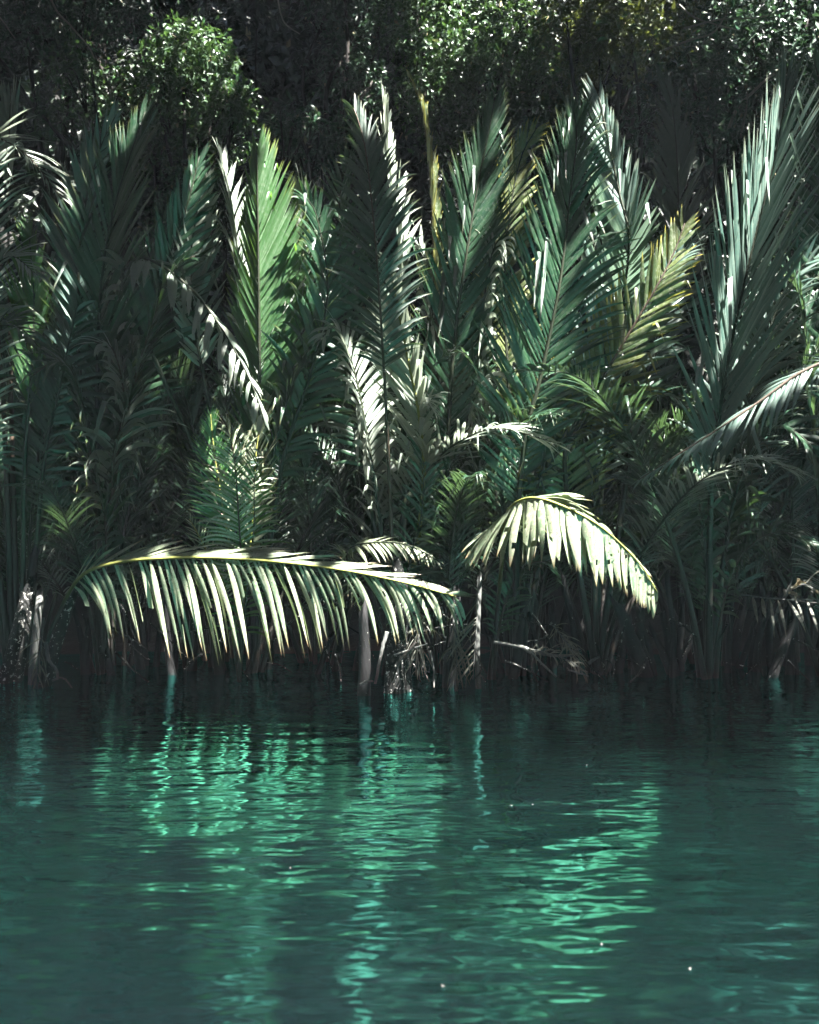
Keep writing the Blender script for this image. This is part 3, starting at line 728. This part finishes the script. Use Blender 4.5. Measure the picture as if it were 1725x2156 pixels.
T5 = tree([(880, 40, 95), (960, 110, 95), (1020, 160, 95), (900, 200, 70), (1090, 90, 95), (1130, 190, 85), (1000, 30, 90), (1060, 250, 80), (950, 270, 70)], 18.3, 1000,
     'sunlit dense tree above the stiff teal frond at top centre right', 'broad', 305, 100, 0.12)
T6 = tree([(1330, 70, 85), (1270, 120, 70), (1210, 50, 85), (1400, 50, 80), (1300, 10, 80), (1220, 170, 60)], 17.8, 1290, 'yellow-green tree high up between the sunlit tree and the bare branches', 'broad_yellow', 306, 90, 0.12)
T7 = tree([(1500, 40, 95), (1600, 90, 95), (1700, 60, 100), (1560, 180, 80), (1660, 190, 75), (1470, 150, 75), (1390, 160, 70), (1640, 300, 70), (1560, 290, 60)], 18.3, 1590, 'tree at top right with pale bare branches showing through its leaves', 'broad_teal', 307, 85, 0.13)
tree([(1400, 260, 80), (1500, 260, 70), (1240, 300, 80), (1120, 330, 80)], 17.3, 1400, 'dark bushy tree directly behind the tall right-hand fronds', 'broad_teal', 308, 60, 0.11)
tree([(420, 400, 70), (370, 480, 60), (480, 470, 60), (430, 860, 90), (360, 900, 80)], 16.2, 420, 'dark small-leaved tree low behind the left palms', 'broad_teal', 309, 90, 0.10)


# unseen leaf cover added for shade; gaps cut to let sun onto chosen spots
GAPS = [(px_, py_, Y, r) for Y, rows in (
    (11.1, ((230, 1200, .2), (320, 1205, .3), (450, 1215, .45), (600, 1225, .5), (740, 1230, .55), (880, 1240, .5))),
    (11.0, ((400, 1270, .35), (500, 1290, .4), (600, 1290, .45), (700, 1285, .45), (780, 1270, .3))),
    (10.3, ((1350, 1215, .4), (1375, 1260, .35))),
    (11.4, ((800, 1150, .3), (880, 1165, .3))),
    (10.9, ((850, 1245, .5), (920, 1262, .4))),
    (10.0, ((1100, 1065, .45), (1200, 1090, .55), (1300, 1165, .5), (1150, 1150, .5), (1230, 1170, .5), (1310, 1215, .3), (1370, 1240, .25), (1060, 1080, .3))),
    (12.0, ((575, 400, .45), (595, 500, .55), (600, 620, .55), (590, 720, .4), (850, 620, .1), (1010, 440, .3), (1030, 640, .3), (1000, 780, .25))),
    (12.5, ((490, 390, .3), (505, 520, .25), (425, 410, .3), (745, 800, .2), (650, 560, .25))),
    (12.1, ((818, 250, .4), (822, 330, .4), (830, 420, .4), (838, 500, .35))),
    (11.4, ((855, 600, .5), (870, 700, .4), (880, 780, .3))),
    (11.6, ((400, 640, .1), (445, 700, .3), (500, 790, .1), (1260, 520, .3), (1110, 690, .35), (1120, 850, .3), (1360, 560, .3), (1005, 1320, .45), (950, 1340, .4), (885, 1365, .35), (1110, 1370, .1))),
    (11.7, ((555, 880, .4), (450, 950, .3), (510, 970, .3), (540, 1060, .25))),
    (10.6, ((1740, 775, .3), (1660, 805, .25), (1560, 875, .3), (1450, 945, .1))),
    (12.3, ((890, 230, .1), (1180, 260, .2), (1110, 330, .2))),
    (12.2, ((1320, 330, .55), (1295, 240, .5), (1350, 440, .45), (1340, 380, .5))),
    (11.5, ((1430, 560, .35), (1400, 640, .35), (1480, 610, .3), (1570, 340, .3), (1530, 460, .3), (1500, 610, .3), (1480, 760, .3), (1640, 640, .25), (1690, 900, .25))),
    (12.0, ((1710, 540, .3), (1640, 1285, .4), (1700, 1285, .4), (25, 190, .55), (60, 380, .2), (140, 420, .2), (90, 640, .3), (280, 850, .2), (50, 1280, .35), (85, 1390, .25), (840, 1250, .3))),
    (17.0, ((400, 110, 1.0), (450, 160, 1.1), (490, 230, 1.2), (510, 200, .7), (350, 170, 1.0), (400, 230, .7), (300, 210, .8), (240, 190, .7), (430, 300, .7), (320, 280, .6), (170, 150, .5), (640, 270, .3))),
    (18.3, ((890, 60, 1.0), (960, 120, 1.4), (1060, 150, 1.4), (1010, 40, 1.0), (1120, 80, 1.1), (910, 200, .8), (1080, 230, .8), (1590, 90, .9), (1500, 60, .9), (1650, 190, .9), (1690, 60, .8), (1460, 140, .8), (1560, 170, .8), (1400, 250, .6), (1520, 250, .6), (1250, 290, .6))),
    (20.0, ((70, 40, .5), (150, 50, .6), (230, 40, .5))),
    (21.0, ((720, 140, .5), (760, 70, .6), (690, 30, .4), (790, 180, .5))),
    (17.8, ((1330, 60, 1.4), (1260, 110, 1.0), (1390, 60, 1.2), (1210, 40, .9))),
) for (px_, py_, r) in rows]


GAP_K = 0.38
_r = np.random.default_rng(12)
DAPPLE = [(_r.uniform(620, 1725), _r.uniform(300, 980), 12.2, _r.uniform(0.13, 0.22)) for _ in range(44)] + \
         [(_r.uniform(60, 620), _r.uniform(380, 820), 12.4, _r.uniform(0.12, 0.18)) for _ in range(14)]


def sunlit(P):
    """True where a leaf at P would stand in one of the gaps"""
    hit = np.zeros(len(P), bool)
    for (a, b_, Y, r) in GAPS:
        d = P - at(a, b_, Y)
        k = d @ SV
        off = np.linalg.norm(d - k[:, None] * SV, axis=1)
        hit |= (off < r * GAP_K + 0.10) & (k > 0)
    for (a, b_, Y, r) in DAPPLE:
        d = P - at(a, b_, Y)
        k = d @ SV
        hit |= (np.linalg.norm(d - k[:, None] * SV, axis=1) < r) & (k > 0)
    return hit


def shade_cover(t, spans, seed, mat='high'):  # extra leaf cover put above the view to block sun and sky
    rng = np.random.default_rng(seed)
    base = np.array(t.location)
    lobes = []
    for (x0, x1, y0, y1, z0, z1, n) in spans:
        for _ in range(n):
            r = rng.uniform(0.9, 1.5)
            lobes.append((rng.uniform(x0, x1), rng.uniform(y0, y1), rng.uniform(z0, z1), r, r, r * 0.5))
    V, Q, T = leaf_cloud(lobes, 26, 0.34, seed, thick=0.9, clump=5, spread=0.3, lie=1.2)
    cen = V.reshape(-1, 5, 3)[:, 4]
    ok = np.repeat(~sunlit(cen), 5)  # leaves left out along sun rays to the chosen spots
    idx = np.cumsum(ok) - 1
    Q = Q[ok[Q[:, 0]]]
    V, T, Q = V[ok], T[ok], idx[Q]
    link('added_canopy', mesh_from('added_canopy', V - base, Q, T, smooth=False), M[mat], t)
    fork = base + np.array((0.3, 1.2, 11.0))  # stem and limbs made to carry the added cover
    C, _ = spline([base, base * .5 + fork * .5 + (.3, .2, 0), fork], 18)
    v, f = tube(C, np.linspace(.2, .14, 18), 8)
    parts, off = [(v, f)], len(v)
    for q in lobes[::6]:
        c = np.array(q[:3])
        C, _ = spline([fork, fork * .5 + c * .5 + (0, 0, 1.5), c], 14)
        v, f = tube(C, np.linspace(.11, .02, 14), 6, off=off)
        parts.append((v, f)); off += len(v)
    link('added_limb', mesh_from('added_limb', np.vstack([v for v, _ in parts]) - base, [np.vstack([g for _, f in parts for g in f if g.shape[1] == k]) for k in (4, 3)]), M['bark'], t)


shade_cover(T2, [(-16, -3, 3.6, 18, 13, 16, 190), (-16, -2, 18.5, 24, 15, 19, 34), (-16, -3, 24, 31, 20, 27, 90)], 401)
shade_cover(T4, [(-4, 5, 3.6, 18, 13, 16, 135), (-4, 3, 17.5, 24, 15, 19, 60), (-5, 5, 24, 31, 20, 27, 120)], 402)
shade_cover(T6, [(4, 17, 3.6, 18, 13, 16, 190), (3, 17, 18.5, 24, 15, 19, 34), (3, 18, 24, 31, 20, 27, 90)], 403)


def hanging(pts, r, name, label, cat, mat, group=None, seed=0):
    rng = np.random.default_rng(seed)
    C, _ = spline(pts, 40)
    C[1:-1] += np.cumsum(rng.normal(size=(38, 3)), 0) * r * 0.12 * np.sin(np.linspace(0, np.pi, 38))[:, None]
    V, Fs = tube(C, np.linspace(r, r * 0.6, 40), 6)
    b = C[0].copy()
    o = link(name, mesh_from(name, V - b, Fs), M[mat], None, b)
    return tag(o, label, cat, group)


VG = 'bare vines hanging on the slope'
hanging(px((100, -15, 16.5), (125, 30, 16.4), (150, 55, 16.3), (185, 95, 16.2), (200, 125, 16.2)), 0.018, 'vine', 'thin pale vine slanting down the top left of the slope', 'vine', 'twig', VG, 1)
hanging(px((-5, 30, 16.5), (12, 52, 16.4), (32, 82, 16.3)), 0.012, 'vine', 'short thin vine in the dark at the very left edge', 'vine', 'twig', VG, 2)
hanging(px((584, -10, 19), (590, 25, 19), (604, 52, 19), (632, 72, 19)), 0.016, 'vine', 'curved thin vine hanging in the black gap at top centre', 'vine', 'twig', VG, 3)
hanging(px((541, 60, 18.5), (538, 150, 18.3), (540, 260, 18.2), (537, 330, 18)), 0.02, 'vine', 'straight dim vine dropping behind the emerald frond', 'vine', 'bark', VG, 4)
BG = 'bare branches of the top right tree'
for k, pts in enumerate([[(1535, 270, 17.2), (1555, 225, 17.2), (1590, 185, 17.2), (1630, 155, 17.2)], [(1400, 105, 17.3), (1450, 85, 17.3), (1500, 70, 17.3), (1530, 30, 17.3)],
                         [(1440, 60, 17.3), (1520, 40, 17.3), (1600, 35, 17.3), (1700, 10, 17.3)], [(1560, 290, 17.2), (1570, 215, 17.2), (1575, 190, 17.2)], [(1430, 10, 17.3), (1470, 40, 17.3), (1560, 65, 17.3)]]):
    hanging(px(*pts), (0.03, 0.018, 0.016, 0.02, 0.014)[k], 'bare_branch',
            ('bare bent grey branch behind the tall silvery frond', 'bare branch leaning up through the top right leaves', 'long bare branch reaching to the top right corner',
             'short upright bare branch beside the bent grey one', 'thin bare branch crossing down from the top edge')[k], 'branch', 'twig', BG, 10 + k)


def undergrowth():
    rng = np.random.default_rng(9)
    lobes = []
    for k in range(420):
        x = rng.uniform(-13, 13); y = rng.uniform(17.5, 31)
        z = float(height(np.array(x), np.array(y)))
        r = rng.uniform(0.7, 1.5)
        lobes.append((x, y, z + 0.2, r, r, r * 0.8))
    V, Q, T = leaf_cloud(lobes, 40, 0.28, 10, lie=0.6)
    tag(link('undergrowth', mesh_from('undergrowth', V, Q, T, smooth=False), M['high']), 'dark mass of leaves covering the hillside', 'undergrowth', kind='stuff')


undergrowth()


# ------------------------------------------------------------------ stubs, sticks, dead fronds
def stub(p0, p1, r0, r1, label, mat='stub', group='broken palm stubs at the water edge', seed=0, split=True, name='palm_stub'):
    """a snapped leaf stalk: tapered, slightly bowed, its top a splintered slant"""
    rng = np.random.default_rng(seed)
    p0, p1 = np.asarray(p0, float), np.asarray(p1, float)
    n, s = 16, 12
    C, _ = spline([p0, (p0 + p1) / 2 + rng.normal(size=3) * 0.02, p1], n)
    V, Fs = tube(C, np.linspace(r0, r1, n), s, 0.05, rng)
    ring = V[(n - 1) * s:n * s]
    if split:
        ax = unit(p1 - p0)
        th = np.linspace(0, 2 * np.pi, s, endpoint=False) + rng.uniform(0, 6)
        V[(n - 1) * s:n * s] = ring + ax * (r1 * (1.8 * np.cos(th) + 1.2 * np.abs(rng.normal(size=s))))[:, None]
        V[-1] -= ax * r1 * 1.5
    o = link(name, mesh_from(name, V - p0, Fs), M[mat], None, p0)
    return tag(o, label, 'stub', group)


def wl(pxl, Y, z=-0.25):
    return np.array((bx(pxl, Y), Y, z))


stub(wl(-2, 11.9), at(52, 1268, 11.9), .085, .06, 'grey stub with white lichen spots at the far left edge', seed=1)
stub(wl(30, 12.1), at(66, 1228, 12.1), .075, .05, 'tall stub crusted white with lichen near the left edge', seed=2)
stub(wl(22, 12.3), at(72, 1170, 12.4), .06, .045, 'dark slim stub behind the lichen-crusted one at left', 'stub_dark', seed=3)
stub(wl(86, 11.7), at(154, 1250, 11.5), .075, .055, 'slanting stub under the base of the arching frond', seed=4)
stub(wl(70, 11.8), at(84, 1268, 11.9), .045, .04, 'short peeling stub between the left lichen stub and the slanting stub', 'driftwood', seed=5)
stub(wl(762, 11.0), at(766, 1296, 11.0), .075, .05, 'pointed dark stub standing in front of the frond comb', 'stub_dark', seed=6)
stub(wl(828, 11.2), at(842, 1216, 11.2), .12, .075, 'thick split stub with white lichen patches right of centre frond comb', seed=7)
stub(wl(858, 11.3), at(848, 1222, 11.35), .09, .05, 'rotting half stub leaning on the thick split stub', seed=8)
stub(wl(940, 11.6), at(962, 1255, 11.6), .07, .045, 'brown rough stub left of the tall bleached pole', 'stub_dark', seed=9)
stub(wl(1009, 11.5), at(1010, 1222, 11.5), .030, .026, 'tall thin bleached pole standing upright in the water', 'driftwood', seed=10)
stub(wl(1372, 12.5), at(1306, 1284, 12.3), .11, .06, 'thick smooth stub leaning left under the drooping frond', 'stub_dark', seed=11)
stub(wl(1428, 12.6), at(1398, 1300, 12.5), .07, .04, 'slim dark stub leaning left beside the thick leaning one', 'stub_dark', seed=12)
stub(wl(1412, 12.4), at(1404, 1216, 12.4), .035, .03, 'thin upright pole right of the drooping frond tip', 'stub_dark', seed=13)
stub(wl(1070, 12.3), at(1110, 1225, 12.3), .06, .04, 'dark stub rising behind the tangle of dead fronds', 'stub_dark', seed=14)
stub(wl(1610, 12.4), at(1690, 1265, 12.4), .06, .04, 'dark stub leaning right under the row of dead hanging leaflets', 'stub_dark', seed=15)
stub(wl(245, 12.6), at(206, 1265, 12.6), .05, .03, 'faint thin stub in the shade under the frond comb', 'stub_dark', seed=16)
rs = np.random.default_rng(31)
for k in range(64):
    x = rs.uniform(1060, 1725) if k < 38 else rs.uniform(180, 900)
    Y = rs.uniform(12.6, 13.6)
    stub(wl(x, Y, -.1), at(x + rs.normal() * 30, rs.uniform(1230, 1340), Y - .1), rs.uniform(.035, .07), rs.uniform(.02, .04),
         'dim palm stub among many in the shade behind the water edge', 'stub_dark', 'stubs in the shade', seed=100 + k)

SG = 'loose dead sticks at the water edge'


def stick(pts, r, label, mat='driftwood', seed=0):
    return hanging(px(*pts), r, 'dead_stick', label, 'stick', mat, SG, seed)


stick([(815, 1330, 10.95), (802, 1385, 10.9), (790, 1440, 10.85)], .022, 'white broken stick slanting into the water below the thick stub', seed=1)
stick([(758, 1441, 10.9), (786, 1434, 10.9)], .014, 'small pale stick lying on the water by the pointed stub', seed=2)
stick([(876, 1352, 10.9), (846, 1390, 10.85), (825, 1436, 10.8)], .018, 'bent tan stick under the tangle right of the thick stub', 'midrib_brown', seed=3)
stick([(905, 1370, 10.9), (912, 1410, 10.9), (914, 1448, 10.85)], .014, 'thin tan stick dipping into the water left of the bleached pole', seed=4)
stick([(830, 1380, 10.9), (876, 1362, 10.9), (900, 1356, 10.95)], .012, 'thin pale stick lying across the thick stub base', seed=5)
stick([(1040, 1352, 11.5), (1075, 1358, 11.5), (1110, 1372, 11.4), (1172, 1425, 11.3)], .018, 'long pale bent stick right of the bleached pole', seed=6)
stick([(1090, 1360, 11.6), (1150, 1374, 11.6), (1210, 1380, 11.6)], .022, 'pale horizontal stalk in the tangle right of the bleached pole', seed=7)
stick([(1195, 1410, 11.4), (1240, 1424, 11.4)], .010, 'short pale stick at the right end of the tangle', seed=8)
stick([(1236, 1400, 12.3), (1262, 1382, 12.3)], .022, 'pale short stick left of the thick leaning stub', seed=9)
stick([(1193, 1356, 12.3), (1222, 1367, 12.3)], .014, 'tiny pale stick under the drooping frond', seed=10)
stick([(96, 1352, 11.3), (104, 1388, 11.3), (118, 1410, 11.25), (122, 1430, 11.2)], .022, 'tan knotted stick bending into the water at left', seed=11)
stick([(110, 1433, 11.2), (132, 1427, 11.2), (152, 1448, 11.15)], .012, 'thin arched stick touching the water at left', seed=12)
stick([(1496, 1209, 12.4), (1520, 1238, 12.4)], .016, 'pale split stick hanging in the dark at right', seed=13)
stick([(1505, 1247, 12.2), (1600, 1258, 12.1), (1700, 1268, 12), (1760, 1272, 12)], .010, 'thin level twig holding the row of dead leaflets at right', 'midrib_brown', seed=14)
stick([(1636, 1290, 12.1), (1652, 1250, 12.1), (1668, 1215, 12.1)], .018, 'upright snapped stick above the dead leaflets at right', seed=15)


rl = np.random.default_rng(61)
for k in range(70):
    zone = k % 3
    x = (rl.uniform(850, 1240), rl.uniform(1240, 1720), rl.uniform(120, 850))[zone]
    Y = rl.uniform(11.6, 13.0) if zone else rl.uniform(11.4, 12.4)
    y0 = rl.uniform(1250, 1400)
    ln, an = rl.uniform(30, 130), rl.normal(0.3, 0.8)
    x1, y1 = x + ln * math.sin(an), min(y0 + abs(ln * math.cos(an)), 1436)
    hanging(px((x, y0, Y), ((x + x1) / 2 + rl.normal() * 6, (y0 + y1) / 2 + rl.normal() * 6, Y - .05), (x1, y1, Y - .1)), rl.uniform(.005, .016), 'dead_stick',
            ('thin broken stalk in the tangle right of the thick split stub', 'thin dark stalk in the shade under the right-hand palms', 'thin stalk in the shade behind the frond comb')[zone], 'stick',
            ('stub', 'driftwood', 'midrib_brown')[k % 3] if zone == 0 else 'stub', ('stalks in the tangle', 'stalks under the right-hand palms', 'stalks behind the frond comb')[zone], 500 + k)


def dead(ctrl, label, **kw):
    p0 = np.asarray(ctrl[0], float)
    (V, Q, T), (RV, RF, RT) = frond_mesh(ctrl, **kw)
    o = empty('dead_frond', p0, label, 'frond', 'dead dry fronds at the water edge')
    link('blade', mesh_from('blade', V - p0, Q, T), M['dry'], o)
    link('midrib', mesh_from('midrib', RV - p0, RF, RT), M['driftwood'], o)
    return o


dk = dict(stalk=(.011, .004), droop=1.2, segs=6, roll=55, broken=.45, jit=20, gap=.35, fj=30, kink=.35)
dead(px((92, 1300, 11.5), (88, 1350, 11.5), (80, 1400, 11.5), (76, 1450, 11.5)), 'dry brown frond hanging beside the left lichen stubs', face=(0, -1, .1), n=18, t0=.15, L=(.34, .34), width=.018, alpha=(45, 30), seed=1, **dk)
dead(px((880, 1270, 11.1), (884, 1310, 11.05), (880, 1360, 11.0), (876, 1412, 10.95)), 'grey curled dead frond under the tip of the frond comb', face=(0, -1, .1), n=34, t0=.1, L=(.34, .34), width=.013, alpha=(40, 20), seed=2, **dk)
dead(px((1008, 1250, 11.4), (1004, 1310, 11.35), (1000, 1370, 11.35), (996, 1430, 11.35)), 'pale dead frond clinging to the bleached pole', face=(0, -1, .1), n=20, t0=.05, L=(.50, .2), width=.026, alpha=(52, 30), seed=3, sides=(1,), **{**dk, 'jit': 8, 'fj': 12, 'kink': .1, 'droop': .7})
dead(px((950, 1270, 11.5), (958, 1330, 11.4), (962, 1400, 11.35), (958, 1450, 11.3)), 'tangled dead frond between the brown stub and the bleached pole', face=(.4, -1, .1), n=22, t0=.1, L=(.38, .38), width=.02, alpha=(40, 20), seed=4, **dk)
dead(px((1080, 1362, 11.6), (1140, 1372, 11.55), (1200, 1392, 11.5), (1235, 1425, 11.4)), 'fallen dead frond lying toward the water right of the bleached pole', face=(0, -.5, .8), n=30, t0=.2, L=(.3, .26), width=.016, alpha=(60, 30), seed=5, **dk)
dead(px((1160, 1310, 11.9), (1190, 1350, 11.8), (1220, 1395, 11.7)), 'dark dead frond sagging at the right end of the tangle', face=(.2, -.8, .5), n=30, t0=.1, L=(.28, .28), width=.014, alpha=(50, 25), seed=6, **dk)
dead(px((1560, 1252, 12.1), (1640, 1262, 12), (1700, 1262, 11.95), (1780, 1270, 11.9)), 'row of dead leaflets hanging from the level twig at right', face=(0, -1, .4), n=11, t0=.05, L=(.48, .05), width=.04, alpha=(82, 75), seed=7, sides=(1,), **{**dk, 'roll': 25, 'fj': 5, 'kink': .1, 'jit': 4, 'gap': .05, 'droop': 1.2})
dead(px((1640, 1280, 12.1), (1668, 1240, 12), (1700, 1232, 11.9), (1735, 1262, 11.9)), 'single curled dead frond arching above the row of dead leaflets', face=(0, -.3, 1), n=16, t0=.2, L=(.3, .3), width=.035, alpha=(40, 20), seed=8, **dk)


# ------------------------------------------------------------------ specks afloat
def floating():
    rng = np.random.default_rng(3)
    spots = [(611, 1829), (1266, 1990), (1452, 2042), (933, 2078), (1235, 1612), (1077, 1697), (1121, 1695), (1388, 1586), (1325, 1607), (15, 1996), (1283, 1716)]
    for k, (x, y) in enumerate(spots[:8]):
        d = at(x, y, 5.0) - CAM
        p = CAM + d * (-CAM[2] / d[2])
        n = 10
        th = np.linspace(0, 2 * np.pi, n, endpoint=False)
        a = rng.uniform(0.005, 0.008); b_ = a * 0.6
        r = 1 + 0.12 * rng.normal(size=n)
        ring = np.stack([a * np.cos(th) * r, b_ * np.sin(th) * r, 0.002 + 0.006 * np.abs(np.cos(th)) ** 2], 1)
        V = np.vstack([ring, ring * 0.96 + (0, 0, -.002), [(0, 0, .003)], [(0, 0, .001)]])
        i = np.arange(n); j = (i + 1) % n
        Fs = [np.stack([i, j, j + n, i + n], 1)[:, ::-1], np.vstack([np.stack([i, j, np.full(n, 2 * n)], 1), np.stack([j + n, i + n, np.full(n, 2 * n + 1)], 1)])]
        o = link('petal', mesh_from('petal', V, Fs), M['driftwood'], None, p)
        o.rotation_euler = (0, 0, rng.uniform(0, 3))
        tag(o, 'tiny pale petal floating on the teal water', 'petal', 'petals afloat on the river')


floating()

def haze():
    x, y0, y1, z0, z1 = 60, -60, 70, -3, 62
    V = np.array([(a, b_, c) for c in (z0, z1) for a, b_ in ((-x, y0), (x, y0), (x, y1), (-x, y1))], float)
    Q = np.array([[0, 3, 2, 1], [4, 5, 6, 7], [0, 1, 5, 4], [1, 2, 6, 5], [2, 3, 7, 6], [3, 0, 4, 7]])
    m, nt, out = nodes_of('black lift veil')
    v = nt.nodes.new('ShaderNodeVolumePrincipled')
    v.inputs['Color'].default_value = (0.72, 0.84, 0.95, 1)
    v.inputs['Density'].default_value = HAZE
    v.inputs['Anisotropy'].default_value = 0.0
    nt.links.new(v.outputs[0], out.inputs['Volume'])
    tag(link('haze', mesh_from('haze', V, Q, smooth=False), m), kind='stuff')


HAZE = 0.00036  # thin veil added all over to lift the blacks
if HAZE:
    haze()

# ------------------------------------------------------------------ light, camera, picture
w = bpy.data.worlds.new('World')
sc.world = w
w.use_nodes = True
nt = w.node_tree
nt.nodes.clear()
sky = nt.nodes.new('ShaderNodeTexSky')
sky.sky_type = 'NISHITA'
sky.sun_disc = False
# direction to the sun: right of and behind the camera
sky.sun_elevation = R(SUN_EL)
sky.sun_rotation = math.atan2(SV[0], SV[1])
bg = nt.nodes.new('ShaderNodeBackground')
bg.inputs[1].default_value = 0.05
wo = nt.nodes.new('ShaderNodeOutputWorld')
nt.links.new(sky.outputs[0], bg.inputs[0])
nt.links.new(bg.outputs[0], wo.inputs[0])

sun = bpy.data.lights.new('sun', 'SUN')
sun.energy = 5.0
sun.angle = R(0.5)
sun.color = (1.0, 0.965, 0.91)
so = bpy.data.objects.new('sun', sun)
col.objects.link(so)
so.location = tuple(SV * 60)
from mathutils import Vector
so.rotation_euler = Vector(tuple(-SV)).to_track_quat('-Z', 'Y').to_euler()

cam = bpy.data.cameras.new('camera')
cam.sensor_fit = 'VERTICAL'
cam.sensor_height = 24.0
cam.lens = 24.0 * F / 2156
cam.clip_start, cam.clip_end = 0.05, 1000
co = bpy.data.objects.new('camera', cam)
col.objects.link(co)
co.location = tuple(CAM)
co.rotation_euler = (math.pi / 2 + PITCH, 0, 0)
cam.dof.use_dof = True
cam.dof.focus_distance = 11.8
cam.dof.aperture_fstop = 2.0
sc.camera = co

vs = sc.view_settings
vs.view_transform = 'Standard'
vs.look = 'None'
vs.exposure = 4.1
vs.gamma = 1.0
cy = sc.cycles
cy.max_bounces = 6
cy.diffuse_bounces = 3
cy.glossy_bounces = 3
cy.transmission_bounces = 4
cy.use_denoising = True
cy.caustics_reflective = False
